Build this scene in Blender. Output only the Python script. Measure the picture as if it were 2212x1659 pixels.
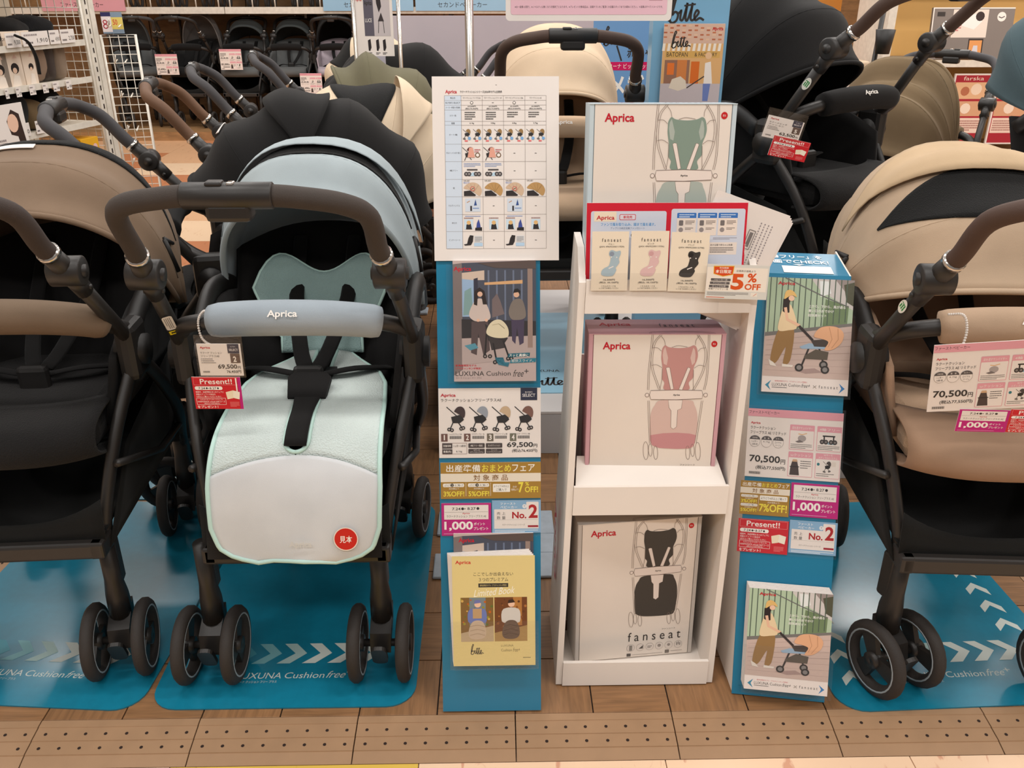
import bpy, bmesh, math, random
from mathutils import Vector, Matrix
random.seed(7)
for o in list(bpy.data.objects): bpy.data.objects.remove(o)
SC = bpy.context.scene
COL = SC.collection
R = math.radians
PI = math.pi
# ------------------------------------------------------------------ camera, world, lights, exposure
F, CX, CY, CAMH, PITCH, YAW = 1895.0, 1106.0, 829.5, 1.28, R(24.76), R(1.07)
cam = bpy.data.cameras.new('camera'); cam.sensor_width = 36; cam.lens = 36 * F / 2212; cam.clip_start = .02
camo = bpy.data.objects.new('camera', cam); COL.objects.link(camo)
camo.location = (0, 0, CAMH); camo.rotation_euler = (PI / 2 - PITCH, 0, -YAW)
SC.camera = camo
SC.view_settings.view_transform = 'Standard'; SC.view_settings.look = 'None'
SC.view_settings.gamma = 1; SC.view_settings.use_curve_mapping = False
SC.view_settings.exposure = 0.0
wd = bpy.data.worlds.new('shop_ambient'); SC.world = wd; wd.use_nodes = True
wd.node_tree.nodes['Background'].inputs[0].default_value = (1.0, .95, .9, 1)
wd.node_tree.nodes['Background'].inputs[1].default_value = .28
def area(name, loc, sx, sy, power, col=(1, .95, .905), rot=(0, 0, 0)):
    l = bpy.data.lights.new(name, 'AREA'); l.shape = 'RECTANGLE'; l.size = sx; l.size_y = sy; l.energy = power; l.color = col
    o = bpy.data.objects.new(name, l); COL.objects.link(o); o.location = loc; o.rotation_euler = rot
    return o
for i, yy in enumerate((-1.2, .9, 3.0, 5.1, 7.2)):
    for j, xx in enumerate((-3.0, -1.0, 1.0, 3.0)):
        area('ceiling_tube_light', (xx + .25, yy, 3.3), 1.2, .3, 25)
# ------------------------------------------------------------------ pixel helpers (photo frame 2212 x 1659)
FW = Vector((math.sin(YAW) * math.cos(PITCH), math.cos(YAW) * math.cos(PITCH), -math.sin(PITCH)))
RT = Vector((math.cos(YAW), -math.sin(YAW), 0)); UP = RT.cross(FW)
def ray(x, y): return FW + RT * ((x - CX) / F) + UP * ((CY - y) / F)
def atz(x, y, z=0.): d = ray(x, y); return Vector((0, 0, CAMH)) + d * ((z - CAMH) / d.z)
def aty(x, y, yy): d = ray(x, y); return Vector((0, 0, CAMH)) + d * (yy / d.y)
def att(x, y, t): return Vector((0, 0, CAMH)) + ray(x, y) * t
# ------------------------------------------------------------------ materials
def lin(c):
    if isinstance(c, str):
        c = tuple(int(c[i:i + 2], 16) for i in (0, 2, 4))
    return tuple(((v / 255) / 12.92 if v / 255 <= .04045 else ((v / 255 + .055) / 1.055) ** 2.4) for v in c)
MATS = {}
def mat(name, col, rough=.6, metal=0., nscale=40., var=.08, bump=.1, bscale=400., sheen=0., coat=0., stretch=None, trans=0., alpha=1., spec=.5, wave=0.):
    if name in MATS: return MATS[name]
    m = bpy.data.materials.new(name); m.use_nodes = True; nt = m.node_tree; N = nt.nodes; L = nt.links
    b = N['Principled BSDF']; c = lin(col)
    tc = N.new('ShaderNodeTexCoord'); mp = N.new('ShaderNodeMapping'); L.new(tc.outputs['Object'], mp.inputs[0])
    if stretch: mp.inputs['Scale'].default_value = stretch
    n = N.new('ShaderNodeTexNoise'); n.inputs['Scale'].default_value = nscale; n.inputs['Detail'].default_value = 3; L.new(mp.outputs[0], n.inputs['Vector'])
    rp = N.new('ShaderNodeValToRGB'); e = rp.color_ramp.elements
    e[0].position = .3; e[1].position = .7
    e[0].color = tuple(max(0, v * (1 - var)) for v in c) + (1,); e[1].color = tuple(min(1, v * (1 + var)) for v in c) + (1,)
    L.new(n.outputs['Fac'], rp.inputs[0]); L.new(rp.outputs[0], b.inputs['Base Color'])
    b.inputs['Roughness'].default_value = rough; b.inputs['Metallic'].default_value = metal
    b.inputs['Specular IOR Level'].default_value = spec
    if sheen: b.inputs['Sheen Weight'].default_value = sheen
    if coat: b.inputs['Coat Weight'].default_value = coat; b.inputs['Coat Roughness'].default_value = .12
    if trans: b.inputs['Transmission Weight'].default_value = trans
    if alpha < 1: b.inputs['Alpha'].default_value = alpha
    if bump:
        if wave:
            n2 = N.new('ShaderNodeTexVoronoi'); n2.inputs['Scale'].default_value = bscale; h = n2.outputs['Distance']
        else:
            n2 = N.new('ShaderNodeTexNoise'); n2.inputs['Scale'].default_value = bscale; h = n2.outputs['Fac']
        L.new(mp.outputs[0], n2.inputs['Vector'])
        bp = N.new('ShaderNodeBump'); bp.inputs['Strength'].default_value = bump; bp.inputs['Distance'].default_value = .002
        L.new(h, bp.inputs['Height']); L.new(bp.outputs[0], b.inputs['Normal'])
    MATS[name] = m; return m
def fabric(name, col, **k):
    a = dict(rough=.9, nscale=9, var=.07, bump=.25, bscale=900, sheen=.05, spec=.2); a.update(k); return mat(name, col, **a)
def plastic(name, col, **k):
    a = dict(rough=.5, nscale=30, var=.05, bump=.08, bscale=1200); a.update(k); return mat(name, col, **a)
def card_mat(name, col, **k):
    a = dict(rough=.55, nscale=6, var=.02, bump=.02, bscale=300); a.update(k); return mat(name, col, **a)
BLK = plastic('black_plastic', (27, 25, 24)); FRAME = plastic('charcoal_frame', (38, 35, 33), rough=.42)
TIRE = plastic('tyre_rubber', (46, 41, 38), rough=.75, bump=.3, bscale=300); RING = plastic('pale_rim_ring', (150, 160, 166), rough=.4)
CHROME = mat('brushed_metal', (205, 200, 194), rough=.22, metal=1., var=.03, bump=.02)
BLKF = fabric('black_fabric', (23, 22, 22)); DKM = fabric('dark_mesh', (24, 24, 24), bump=.5, bscale=500, wave=1)
BASK = fabric('basket_fabric', (22, 22, 21), bump=.4); SEATB = fabric('seat_black', (28, 27, 27), bump=.5, bscale=420, wave=1)
WEB = fabric('webbing', (24, 23, 23), bump=.4)
WHITEP = card_mat('white_paper', (236, 228, 222)); WHITEC = card_mat('white_cardboard', (233, 224, 215), rough=.5)
TEALB = card_mat('teal_board', (24, 120, 156), rough=.3, coat=.2); LAM = card_mat('laminated_paper', (236, 228, 222), rough=.12, coat=1.)
# clear plastic pocket: thin film
def film(name, alpha=.12):
    m = bpy.data.materials.new(name); m.use_nodes = True; nt = m.node_tree; N = nt.nodes; L = nt.links; N.remove(N['Principled BSDF'])
    t = N.new('ShaderNodeBsdfTransparent'); t.inputs[0].default_value = (.99, .99, .99, 1); g = N.new('ShaderNodeBsdfGlossy'); g.inputs['Roughness'].default_value = .07
    nz = N.new('ShaderNodeTexNoise'); nz.inputs['Scale'].default_value = 14; bp = N.new('ShaderNodeBump'); bp.inputs['Strength'].default_value = .25; bp.inputs['Distance'].default_value = .004
    mx = N.new('ShaderNodeMixShader'); mx.inputs[0].default_value = alpha * .3
    L.new(nz.outputs['Fac'], bp.inputs['Height']); L.new(bp.outputs[0], g.inputs['Normal']); L.new(t.outputs[0], mx.inputs[1]); L.new(g.outputs[0], mx.inputs[2]); L.new(mx.outputs[0], N['Material Output'].inputs[0]); MATS[name] = m; return m
CLEAR = film('clear_pocket_film')
# print: colour comes from a colour attribute (flat ink)
PM = bpy.data.materials.new('printed_ink'); PM.use_nodes = True
_a = PM.node_tree.nodes.new('ShaderNodeVertexColor'); _a.layer_name = 'ink'
_b = PM.node_tree.nodes['Principled BSDF']; PM.node_tree.links.new(_a.outputs[0], _b.inputs['Base Color'])
_b.inputs['Roughness'].default_value = .45; _b.inputs['Specular IOR Level'].default_value = .35
# ------------------------------------------------------------------ object helpers
def tag(o, label, cat, group=None, kind=None):
    if label: o['label'] = label
    if cat: o['category'] = cat
    if group: o['group'] = group
    if kind: o['kind'] = kind
    return o
def empty(name, loc=(0, 0, 0), rz=0., label=None, cat=None, group=None, M=None):
    o = bpy.data.objects.new(name, None); COL.objects.link(o); o.empty_display_size = .05
    if M is not None: o.matrix_world = M
    else: o.location = loc; o.rotation_euler = (0, 0, rz)
    return tag(o, label, cat, group)
def link(name, me, m, parent=None, M=None):
    o = bpy.data.objects.new(name, me); COL.objects.link(o)
    if m is not None:
        for mm in (m if isinstance(m, (list, tuple)) else [m]): me.materials.append(mm)
    if parent is not None: o.parent = parent
    if M is not None:
        if parent is None: o.matrix_world = M
        else: o.matrix_local = M
    return o
def share(name, src, parent=None, M=None):
    o = bpy.data.objects.new(name, src.data); COL.objects.link(o)
    if parent is not None: o.parent = parent
    if M is not None:
        o.matrix_local = M
    return o
def copy_tree(o, parent=None):
    c = o.copy(); COL.objects.link(c); c.parent = parent
    for ch in list(o.children): copy_tree(ch, c)
    return c
def cat_rom(pts, n=6):
    pts = [Vector(p) for p in pts]; P = [pts[0] * 2 - pts[1]] + pts + [pts[-1] * 2 - pts[-2]]; out = []
    for i in range(1, len(P) - 2):
        for k in range(n):
            t = k / n; a, b, c, d = P[i - 1], P[i], P[i + 1], P[i + 2]
            out.append(.5 * ((2 * b) + (c - a) * t + (2 * a - 5 * b + 4 * c - d) * t * t + (3 * b - a - 3 * c + d) * t ** 3))
    out.append(pts[-1]); return out
class B:
    """collects shapes in one bmesh"""
    def __init__(s): s.bm = bmesh.new(); s.smooth = True; s.mi = 0
    def face(s, vs):
        try:
            f = s.bm.faces.new(vs); f.smooth = s.smooth; f.material_index = s.mi; return f
        except ValueError: return None
    def box(s, x0, x1, y0, y1, z0, z1, M=None, bev=0.):
        vs = [s.bm.verts.new((M @ Vector((x, y, z))) if M is not None else (x, y, z)) for x in (x0, x1) for y in (y0, y1) for z in (z0, z1)]
        sm = s.smooth; s.smooth = False
        fs = [s.face([vs[i] for i in q]) for q in ((0, 1, 3, 2), (4, 6, 7, 5), (0, 4, 5, 1), (2, 3, 7, 6), (0, 2, 6, 4), (1, 5, 7, 3))]
        s.smooth = sm
        if bev:
            es = set(e for f in fs for e in f.edges)
            bmesh.ops.bevel(s.bm, geom=list(es), offset=bev, segments=2, profile=.5, affect='EDGES')
        return s
    def hexa(s, P8):
        """P8: 4 bottom then 4 top corners"""
        vs = [s.bm.verts.new(p) for p in P8]; sm = s.smooth; s.smooth = False
        for q in ((3, 2, 1, 0), (4, 5, 6, 7), (0, 1, 5, 4), (1, 2, 6, 5), (2, 3, 7, 6), (3, 0, 4, 7)): s.face([vs[i] for i in q])
        s.smooth = sm; return s
    def tube(s, pts, r, n=10, cap=True, flat=1., up=(0, 0, 1), closed=False):
        pts = [Vector(p) for p in pts]; k = len(pts); rings = []
        rr = r if isinstance(r, (list, tuple)) else [r] * k
        ref = Vector(up)
        for i, p in enumerate(pts):
            if closed: t = pts[(i + 1) % k] - pts[i - 1]
            else: t = pts[min(i + 1, k - 1)] - pts[max(i - 1, 0)]
            if t.length < 1e-9: t = Vector((0, 0, 1))
            t.normalize(); u = ref - t * ref.dot(t)
            if u.length < 1e-4: u = Vector((0, 1, 0)) - t * t.y
            if u.length < 1e-4: u = Vector((1, 0, 0)) - t * t.x
            u.normalize(); v = t.cross(u); ref = u if closed is False else ref
            rings.append([s.bm.verts.new(p + (u * math.cos(2 * PI * j / n) * flat + v * math.sin(2 * PI * j / n)) * rr[i]) for j in range(n)])
        m = k if closed else k - 1
        for i in range(m):
            a, b = rings[i], rings[(i + 1) % k]
            for j in range(n): s.face([a[j], a[(j + 1) % n], b[(j + 1) % n], b[j]])
        if cap and not closed:
            s.face(rings[0][::-1]); s.face(rings[-1])
        return s
    def grid(s, fn, nu, nv, mi=None):
        g = [[s.bm.verts.new(fn(i / nu, j / nv)) for j in range(nv + 1)] for i in range(nu + 1)]
        for i in range(nu):
            for j in range(nv):
                f = s.face([g[i][j], g[i + 1][j], g[i + 1][j + 1], g[i][j + 1]])
                if f and mi: f.material_index = mi((i + .5) / nu, (j + .5) / nv)
        return s
    def lathe(s, prof, M=None, n=24, closed=True):
        """profile (x along axis X, radius)"""
        rings = []
        for j in range(n):
            a = 2 * PI * j / n
            rings.append([s.bm.verts.new((M @ Vector((x, r * math.cos(a), r * math.sin(a)))) if M is not None else (x, r * math.cos(a), r * math.sin(a))) for x, r in prof])
        k = len(prof)
        for j in range(n):
            a, b = rings[j], rings[(j + 1) % n]
            for i in range(k if closed else k - 1): s.face([a[i], b[i], b[(i + 1) % k], a[(i + 1) % k]])
        return s
    def prism(s, poly, y0, y1, M=None):
        """polygon in XZ extruded along Y"""
        sm = s.smooth; s.smooth = False
        T = (lambda v: M @ Vector(v)) if M is not None else Vector
        a = [s.bm.verts.new(T((x, y0, z))) for x, z in poly]; b = [s.bm.verts.new(T((x, y1, z))) for x, z in poly]; k = len(poly)
        s.face(a); s.face(b[::-1])
        for i in range(k): s.face([a[i], b[i], b[(i + 1) % k], a[(i + 1) % k]])
        s.smooth = sm; return s
    def ball(s, c, r, sc=(1, 1, 1), seg=12):
        M = Matrix.Translation(c) @ Matrix.Diagonal((r * sc[0], r * sc[1], r * sc[2], 1))
        g = bmesh.ops.create_uvsphere(s.bm, u_segments=seg, v_segments=max(6, seg // 2), radius=1, matrix=M)
        for v in g['verts']:
            for f in v.link_faces: f.smooth = True; f.material_index = s.mi
        return s
    def build(s, name, m, parent=None, M=None, solid=0., sub=0):
        bmesh.ops.recalc_face_normals(s.bm, faces=s.bm.faces)
        me = bpy.data.meshes.new(name); s.bm.to_mesh(me); s.bm.free()
        o = link(name, me, m, parent, M)
        if solid:
            md = o.modifiers.new('thick', 'SOLIDIFY'); md.thickness = solid; md.offset = 0
        if sub:
            md = o.modifiers.new('sub', 'SUBSURF'); md.levels = sub; md.render_levels = sub
        return o
def rrect(w, h, r, n=5, cx=0., cz=0.):
    out = []
    for (sx, sz, a0) in ((1, 1, 0), (-1, 1, 90), (-1, -1, 180), (1, -1, 270)):
        for k in range(n + 1):
            a = R(a0 + 90 * k / n); out.append((cx + sx * (w / 2 - r) + r * math.cos(a), cz + sz * (h / 2 - r) + r * math.sin(a)))
    return out
# ------------------------------------------------------------------ printed canvases (flat ink as thin coloured shapes)
CANV = []
class Canvas:
    def __init__(s, W, H, w, h, parent, name='print', M=None, y0=-.0004, warp=None):
        s.W, s.H, s.w, s.h = W, H, w, h; s.ops = []; s.y0 = y0; s.warp = warp
        me = bpy.data.meshes.new(name); s.o = link(name, me, PM, parent, M); CANV.append(s)
    def poly(s, pts, col): s.ops.append(('p', list(pts), col)); return s
    def sp(s, pts, col, n=4):
        k = len(pts); P = [Vector((a, b_, 0)) for a, b_ in pts]; out = []
        for i in range(k):
            a, b_, c, d = P[i - 1], P[i], P[(i + 1) % k], P[(i + 2) % k]
            for q in range(n):
                t = q / n; v = .5 * ((2 * b_) + (c - a) * t + (2 * a - 5 * b_ + 4 * c - d) * t * t + (3 * b_ - a - 3 * c + d) * t ** 3); out.append((v.x, v.y))
        return s.poly(out, col)
    def rect(s, x0, y0, x1, y1, col): return s.poly([(x0, y0), (x1, y0), (x1, y1), (x0, y1)], col)
    def rr(s, x0, y0, x1, y1, r, col):
        return s.poly([((x0 + x1) / 2 + a, (y0 + y1) / 2 + b) for a, b in rrect(abs(x1 - x0), abs(y1 - y0), r, 3)], col)
    def circ(s, x, y, r, col, n=16, ry=None): return s.poly([(x + r * math.cos(2 * PI * k / n), y + (ry or r) * math.sin(2 * PI * k / n)) for k in range(n)], col)
    def line(s, pts, w, col, close=False):
        pts = list(pts)
        if close: pts = pts + [pts[0]]
        q = []
        for i in range(len(pts)):
            a = pts[max(i - 1, 0)]; b = pts[min(i + 1, len(pts) - 1)]
            if close and i in (0, len(pts) - 1): a = pts[-2]; b = pts[1]
            dx, dy = b[0] - a[0], b[1] - a[1]; l = math.hypot(dx, dy) or 1
            q.append((-dy / l * w / 2, dx / l * w / 2))
        s.ops.append(('s', [((p[0] + d[0], p[1] + d[1]), (p[0] - d[0], p[1] - d[1])) for p, d in zip(pts, q)], col)); return s
    def curve(s, pts, w, col, n=5): return s.line([(p.x, p.y) for p in cat_rom([(a, b, 0) for a, b in pts], n)], w, col)
    def box(s, x0, y0, x1, y1, w, col): return s.line([(x0, y0), (x1, y0)], w, col).line([(x1, y0), (x1, y1)], w, col).line([(x1, y1), (x0, y1)], w, col).line([(x0, y1), (x0, y0)], w, col)
    def tx(s, t, x0, y0, x1, y1, col, b=0., sh=0., rot=0., res=3):
        s.ops.append(('t', t, (x0, y0, x1, y1), col, b, sh, rot, res)); return s
    def gk(s, x0, y0, x1, y1, col, n=1, fill=.6):
        h = (y1 - y0) / n
        for k in range(n):
            x = x0; e = x1 if k < n - 1 or n == 1 else x0 + (x1 - x0) * .7; ps = []
            while x < e - h * .2:
                wd = min(h * random.uniform(.35, .6), e - x); ps.append((x, y0 + k * h + h * (1 - fill) / 2, x + wd, y0 + k * h + h * (1 + fill) / 2)); x += wd + h * .14
            s.ops.append(('g', ps, col))
        return s
TEXTC = {}
def flush_canvases():
    keys = {}
    for c in CANV:
        for op in c.ops:
            if op[0] == 't': keys[(op[1], op[4], op[5], op[7])] = None
    tmp = []
    for k in keys:
        cu = bpy.data.curves.new('lettering', 'FONT'); cu.body = k[0]; cu.offset = k[1]; cu.shear = k[2]; cu.resolution_u = k[3]; cu.size = 1; cu.fill_mode = 'FRONT'
        o = bpy.data.objects.new('lettering', cu); COL.objects.link(o); tmp.append((k, o, cu))
    dg = bpy.context.evaluated_depsgraph_get()
    for k, o, cu in tmp:
        e = o.evaluated_get(dg); m = e.to_mesh()
        vs = [(v.co.x, v.co.y) for v in m.vertices]; fs = [tuple(p.vertices) for p in m.polygons]
        if vs:
            xs = [v[0] for v in vs]; ys = [v[1] for v in vs]; bb = (min(xs), min(ys), max(xs), max(ys))
        else: bb = (0, 0, 1, 1)
        keys[k] = (vs, fs, bb); e.to_mesh_clear()
    for k, o, cu in tmp: bpy.data.objects.remove(o); bpy.data.curves.remove(cu)
    STEP = .00007
    for c in CANV:
        V = []; Fc = []; ink = []; boxes = []
        def add(vs, fs, col, bb):
            lv = 0
            for (q, l) in boxes:
                if l >= lv and q[0] < bb[2] and q[2] > bb[0] and q[1] < bb[3] and q[3] > bb[1]: lv = l + 1
            boxes.append((bb, lv)); b0 = len(V); rgb = lin(col) + (1.,)
            for (x, y) in vs:
                p = (((x / c.W) - .5) * c.w, c.y0 - lv * STEP, (1 - y / c.H) * c.h)
                V.append(c.warp(*p) if c.warp else p)
            for f in fs: Fc.append(tuple(b0 + i for i in f)); ink.append(rgb)
        def bbox(vs):
            xs = [v[0] for v in vs]; ys = [v[1] for v in vs]; return (min(xs), min(ys), max(xs), max(ys))
        for op in c.ops:
            if op[0] == 'p':
                p = op[1]; a = sum(p[i][0] * p[(i + 1) % len(p)][1] - p[(i + 1) % len(p)][0] * p[i][1] for i in range(len(p)))
                if a > 0: p = p[::-1]
                add(p, [tuple(range(len(p)))], op[2], bbox(p))
            elif op[0] == 's':
                vs = [q for pr in op[1] for q in pr]; add(vs, [(2 * i, 2 * i + 1, 2 * i + 3, 2 * i + 2) for i in range(len(op[1]) - 1)], op[2], bbox(vs))
            elif op[0] == 'g':
                vs = []; fs = []
                for (x0, y0, x1, y1) in op[1]:
                    b = len(vs); vs += [(x0, y0), (x1, y0), (x1, y1), (x0, y1)]; fs.append((b + 3, b + 2, b + 1, b))
                if vs: add(vs, fs, op[2], bbox(vs))
            else:
                vs, fs, bb = keys[(op[1], op[4], op[5], op[7])]; x0, y0, x1, y1 = op[2]
                if not vs: continue
                sx = (x1 - x0) / max(1e-6, bb[2] - bb[0]); sy = (y1 - y0) / max(1e-6, bb[3] - bb[1])
                q = [(x0 + (a - bb[0]) * sx, y1 - (b_ - bb[1]) * sy) for a, b_ in vs]
                if op[6]:
                    mx, my = (x0 + x1) / 2, (y0 + y1) / 2; ca, sa = math.cos(R(op[6])), math.sin(R(op[6]))
                    q = [(mx + (a - mx) * ca - (b_ - my) * sa, my + (a - mx) * sa + (b_ - my) * ca) for a, b_ in q]
                add(q, fs, op[3], bbox(q))
        me = c.o.data; me.from_pydata(V, [], Fc)
        at = me.color_attributes.new('ink', 'FLOAT_COLOR', 'CORNER')
        i = 0
        for p, rgb in zip(me.polygons, ink):
            for k in range(p.loop_total): at.data[p.loop_start + k].color = rgb
        me.update()
def standM(p, yaw=0., lean=0.): return Matrix.Translation(p) @ Matrix.Rotation(yaw, 4, 'Z') @ Matrix.Rotation(-lean, 4, 'X')
def card(name, label, cat, M, w, h, W, H, m=None, t=.001, group=None, r=0., prn=True, y0=-.0004):
    """a flat printed sheet standing on its bottom edge; returns (object, canvas)"""
    b = B()
    if r: b.prism(rrect(w, h, r, 5, 0, h / 2), 0, t)
    else: b.box(-w / 2, w / 2, 0, t, 0, h)
    o = b.build(name, m or WHITEP, None, M); tag(o, label, cat, group)
    return o, (Canvas(W, H, w, h, o, y0=y0) if prn else None)
# ================================================================== FLOOR
def wood(name, axis, col=(146, 106, 70)):
    m = bpy.data.materials.new(name); m.use_nodes = True; nt = m.node_tree; N = nt.nodes; L = nt.links; b = N['Principled BSDF']
    tc = N.new('ShaderNodeTexCoord'); oi = N.new('ShaderNodeObjectInfo'); ad = N.new('ShaderNodeVectorMath'); ad.operation = 'ADD'
    mu = N.new('ShaderNodeVectorMath'); mu.operation = 'SCALE'; mu.inputs['Scale'].default_value = 7.3
    L.new(oi.outputs['Location'], mu.inputs[0]); L.new(tc.outputs['Object'], ad.inputs[0]); L.new(mu.outputs[0], ad.inputs[1])
    mp = N.new('ShaderNodeMapping'); mp.inputs['Scale'].default_value = (6, 70, 20) if axis == 'x' else (70, 6, 20); L.new(ad.outputs[0], mp.inputs[0])
    n = N.new('ShaderNodeTexNoise'); n.inputs['Scale'].default_value = 1.6; n.inputs['Detail'].default_value = 6; n.inputs['Distortion'].default_value = .6; L.new(mp.outputs[0], n.inputs['Vector'])
    rp = N.new('ShaderNodeValToRGB'); c = lin(col); e = rp.color_ramp.elements; e[0].position = .32; e[1].position = .68
    e[0].color = tuple(v * .74 for v in c) + (1,); e[1].color = tuple(v * 1.12 for v in c) + (1,); L.new(n.outputs['Fac'], rp.inputs[0])
    hs = N.new('ShaderNodeHueSaturation'); mr = N.new('ShaderNodeMapRange'); mr.inputs['To Min'].default_value = .82; mr.inputs['To Max'].default_value = 1.08
    L.new(oi.outputs['Random'], mr.inputs[0]); L.new(mr.outputs[0], hs.inputs['Value']); L.new(rp.outputs[0], hs.inputs['Color']); L.new(hs.outputs[0], b.inputs['Base Color'])
    b.inputs['Roughness'].default_value = .48
    bp = N.new('ShaderNodeBump'); bp.inputs['Strength'].default_value = .12; bp.inputs['Distance'].default_value = .002; L.new(n.outputs['Fac'], bp.inputs['Height']); L.new(bp.outputs[0], b.inputs['Normal'])
    MATS[name] = m; return m
WX, WY = wood('deck_wood_lengthwise', 'x'), wood('deck_wood_crosswise', 'y')
def marble(name, col, vein):
    m = bpy.data.materials.new(name); m.use_nodes = True; nt = m.node_tree; N = nt.nodes; L = nt.links; b = N['Principled BSDF']
    tc = N.new('ShaderNodeTexCoord'); mp = N.new('ShaderNodeMapping'); mp.inputs['Scale'].default_value = (9, 3, 3); mp.inputs['Rotation'].default_value = (0, 0, .3)
    oi = N.new('ShaderNodeObjectInfo'); ad = N.new('ShaderNodeVectorMath'); ad.operation = 'ADD'; L.new(oi.outputs['Location'], ad.inputs[0]); L.new(tc.outputs['Object'], ad.inputs[1]); L.new(ad.outputs[0], mp.inputs[0])
    n = N.new('ShaderNodeTexNoise'); n.inputs['Scale'].default_value = 3; n.inputs['Detail'].default_value = 8; n.inputs['Distortion'].default_value = 1.2; L.new(mp.outputs[0], n.inputs['Vector'])
    rp = N.new('ShaderNodeValToRGB'); e = rp.color_ramp.elements; e[0].position = .33; e[1].position = .40
    e[0].color = lin(vein) + (1,); e[1].color = lin(col) + (1,); L.new(n.outputs['Fac'], rp.inputs[0]); L.new(rp.outputs[0], b.inputs['Base Color'])
    b.inputs['Roughness'].default_value = .35; MATS[name] = m; return m
MPINK, MYEL = marble('pink_marble_tile', (240, 205, 172), (214, 160, 130)), marble('yellow_marble_tile', (222, 186, 84), (196, 156, 66))
DX0, DY0, TS, NC, NR = -1.17, 1.263, .15, 16, 22
FZ = -.016
fl = B().box(-6, 6, -2.5, 9.4, FZ - .05, FZ - .004).build('floor', mat('floor_screed', (150, 120, 96), rough=.5)); tag(fl, 'pale shop floor of marble tiles around a wooden deck', 'floor', kind='structure')
# marble tiles in front of and beside the deck
tile = B().box(.001, .449, .001, .449, -.004, 0).build('marble_tile', MPINK, fl); tile.location = (5.2, -2.4, FZ); tiley = None
first = [True, True]
tyme = None
for i in range(-8, 9):
    for j in range(-1, 8):
        x = -.148 + .45 * i; y = 1.164 - .45 + .45 * j - .45 * 1
        if y + .45 > 1.2 and -1.75 < x < 1.2: continue
        if y > 3.6: continue
        yel = (i == -1 and j <= 1) or (i in (3,) and j == 0)
        if yel and tyme is None: o = B().box(.001, .449, .001, .449, -.004, 0).build('marble_tile', MYEL, fl); tyme = o
        elif yel: o = share('marble_tile', tyme, fl)
        elif first[0]: o = tile; first[0] = False
        else: o = share('marble_tile', tile, fl)
        o.location = (x, y, FZ)
# aisle behind: broad bands of pink and terracotta tile
AP, AT, AL = marble('aisle_tile_peach', (222, 176, 136), (206, 160, 122)), marble('aisle_tile_terracotta', (196, 128, 88), (182, 116, 78)), marble('aisle_tile_light', (236, 204, 170), (224, 186, 150))
k = 0
for i in range(-8, 8):
    for j in range(12):
        x = -.2 + .62 * i; y = 2.9 + .45 * j if abs(x + .3) > 1.6 else 4.58 + .45 * j
        if y > 8.2: continue
        if -1.9 < x < 1.2 and y < 4.57: continue
        m_ = (AP, AT, AL, AP)[(j * 3 + (i // 2) * (1 + j % 2)) % 4]
        key = 'aisle_' + m_.name
        if key not in MATS: MATS[key] = B().box(.001, .619, .001, .449, -.004, 0).build('aisle_tile', m_, fl); o = MATS[key]
        else: o = share('aisle_tile', MATS[key], fl)
        o.location = (x, y, FZ)
# the deck: squares with alternating grain
deck = B().box(DX0, DX0 + NC * TS, DY0, DY0 + NR * TS, -.014, -.004).build('floor_deck', mat('deck_gap', (34, 24, 18), rough=.8)); tag(deck, 'raised deck of square wooden tiles with alternating grain', 'deck', kind='structure')
proto = {}
cells = sorted([(i, j) for i in range(NC) for j in range(NR)], key=lambda q: q[1])
for q, (i, j) in enumerate(cells):
    a = (i + j) % 2
    if q >= 300: continue
    if a not in proto:
        o = B().box(.0012, TS - .0012, .0012, TS - .0012, -.004, 0, bev=.0008).build('deck_tile', WX if a else WY, deck); proto[a] = o
    else: o = share('deck_tile', proto[a], deck)
    o.location = (DX0 + i * TS, DY0 + j * TS, 0)
b = B()
for (i, j) in cells[300:]:
    b.mi = (i + j) % 2; b.box(DX0 + i * TS + .0012, DX0 + (i + 1) * TS - .0012, DY0 + j * TS + .0012, DY0 + (j + 1) * TS - .0012, -.004, 0)
o = b.build('far_deck_tiles', [WY, WX], deck); o['kind'] = 'stuff'
# moulded edge strips with drainage holes
EDGE = plastic('deck_edge_plastic', (160, 126, 94), rough=.62, nscale=20)
HOLE = plastic('hole_dark', (40, 24, 18), rough=.9)
def edge_mesh():
    b = B(); b.smooth = False; W = .2985
    prof = [(0, 0), (-.016, -.0008), (-.0165, -.002), (-.018, -.002), (-.045, -.0045), (-.0455, -.0058), (-.047, -.0055), (-.074, -.0085), (-.0745, -.010), (-.076, -.0098), (-.099, -.0155), (-.099, -.0165), (0, -.0165)]
    A = [b.bm.verts.new((0.0008, y, z)) for y, z in prof]; C_ = [b.bm.verts.new((W, y, z)) for y, z in prof]
    for i in range(len(prof)): b.face([A[i], A[(i + 1) % len(prof)], C_[(i + 1) % len(prof)], C_[i]])
    b.face(A); b.face(C_[::-1]); return b
e0 = edge_mesh().build('deck_edge_strip', EDGE, deck); e0.location = (DX0, DY0, 0)
hb = B()
for (yy, zz) in ((-.031, -.0031), (-.061, -.0069)):
    for k in range(8):
        x = .02 + .0372 * k + (.002 if k > 3 else 0)
        c = hb.bm.verts.new((x, yy, zz + .0004)); rg = [hb.bm.verts.new((x + .0032 * math.cos(a * PI / 4), yy + .0032 * math.sin(a * PI / 4), zz + .0004 - .09 * .0032 * -math.sin(a * PI / 4))) for a in range(8)]
        for a in range(8): hb.face([rg[a], rg[(a + 1) % 8], c])
h0 = hb.build('drain_holes', HOLE, e0)
def strip(x, y, rz):
    o = share('deck_edge_strip', e0, deck); o.location = (x, y, 0); o.rotation_euler = (0, 0, rz); hh = share('drain_holes', h0, o)
for i in range(1, 8): strip(DX0 + .3 * i, DY0, 0)
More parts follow.
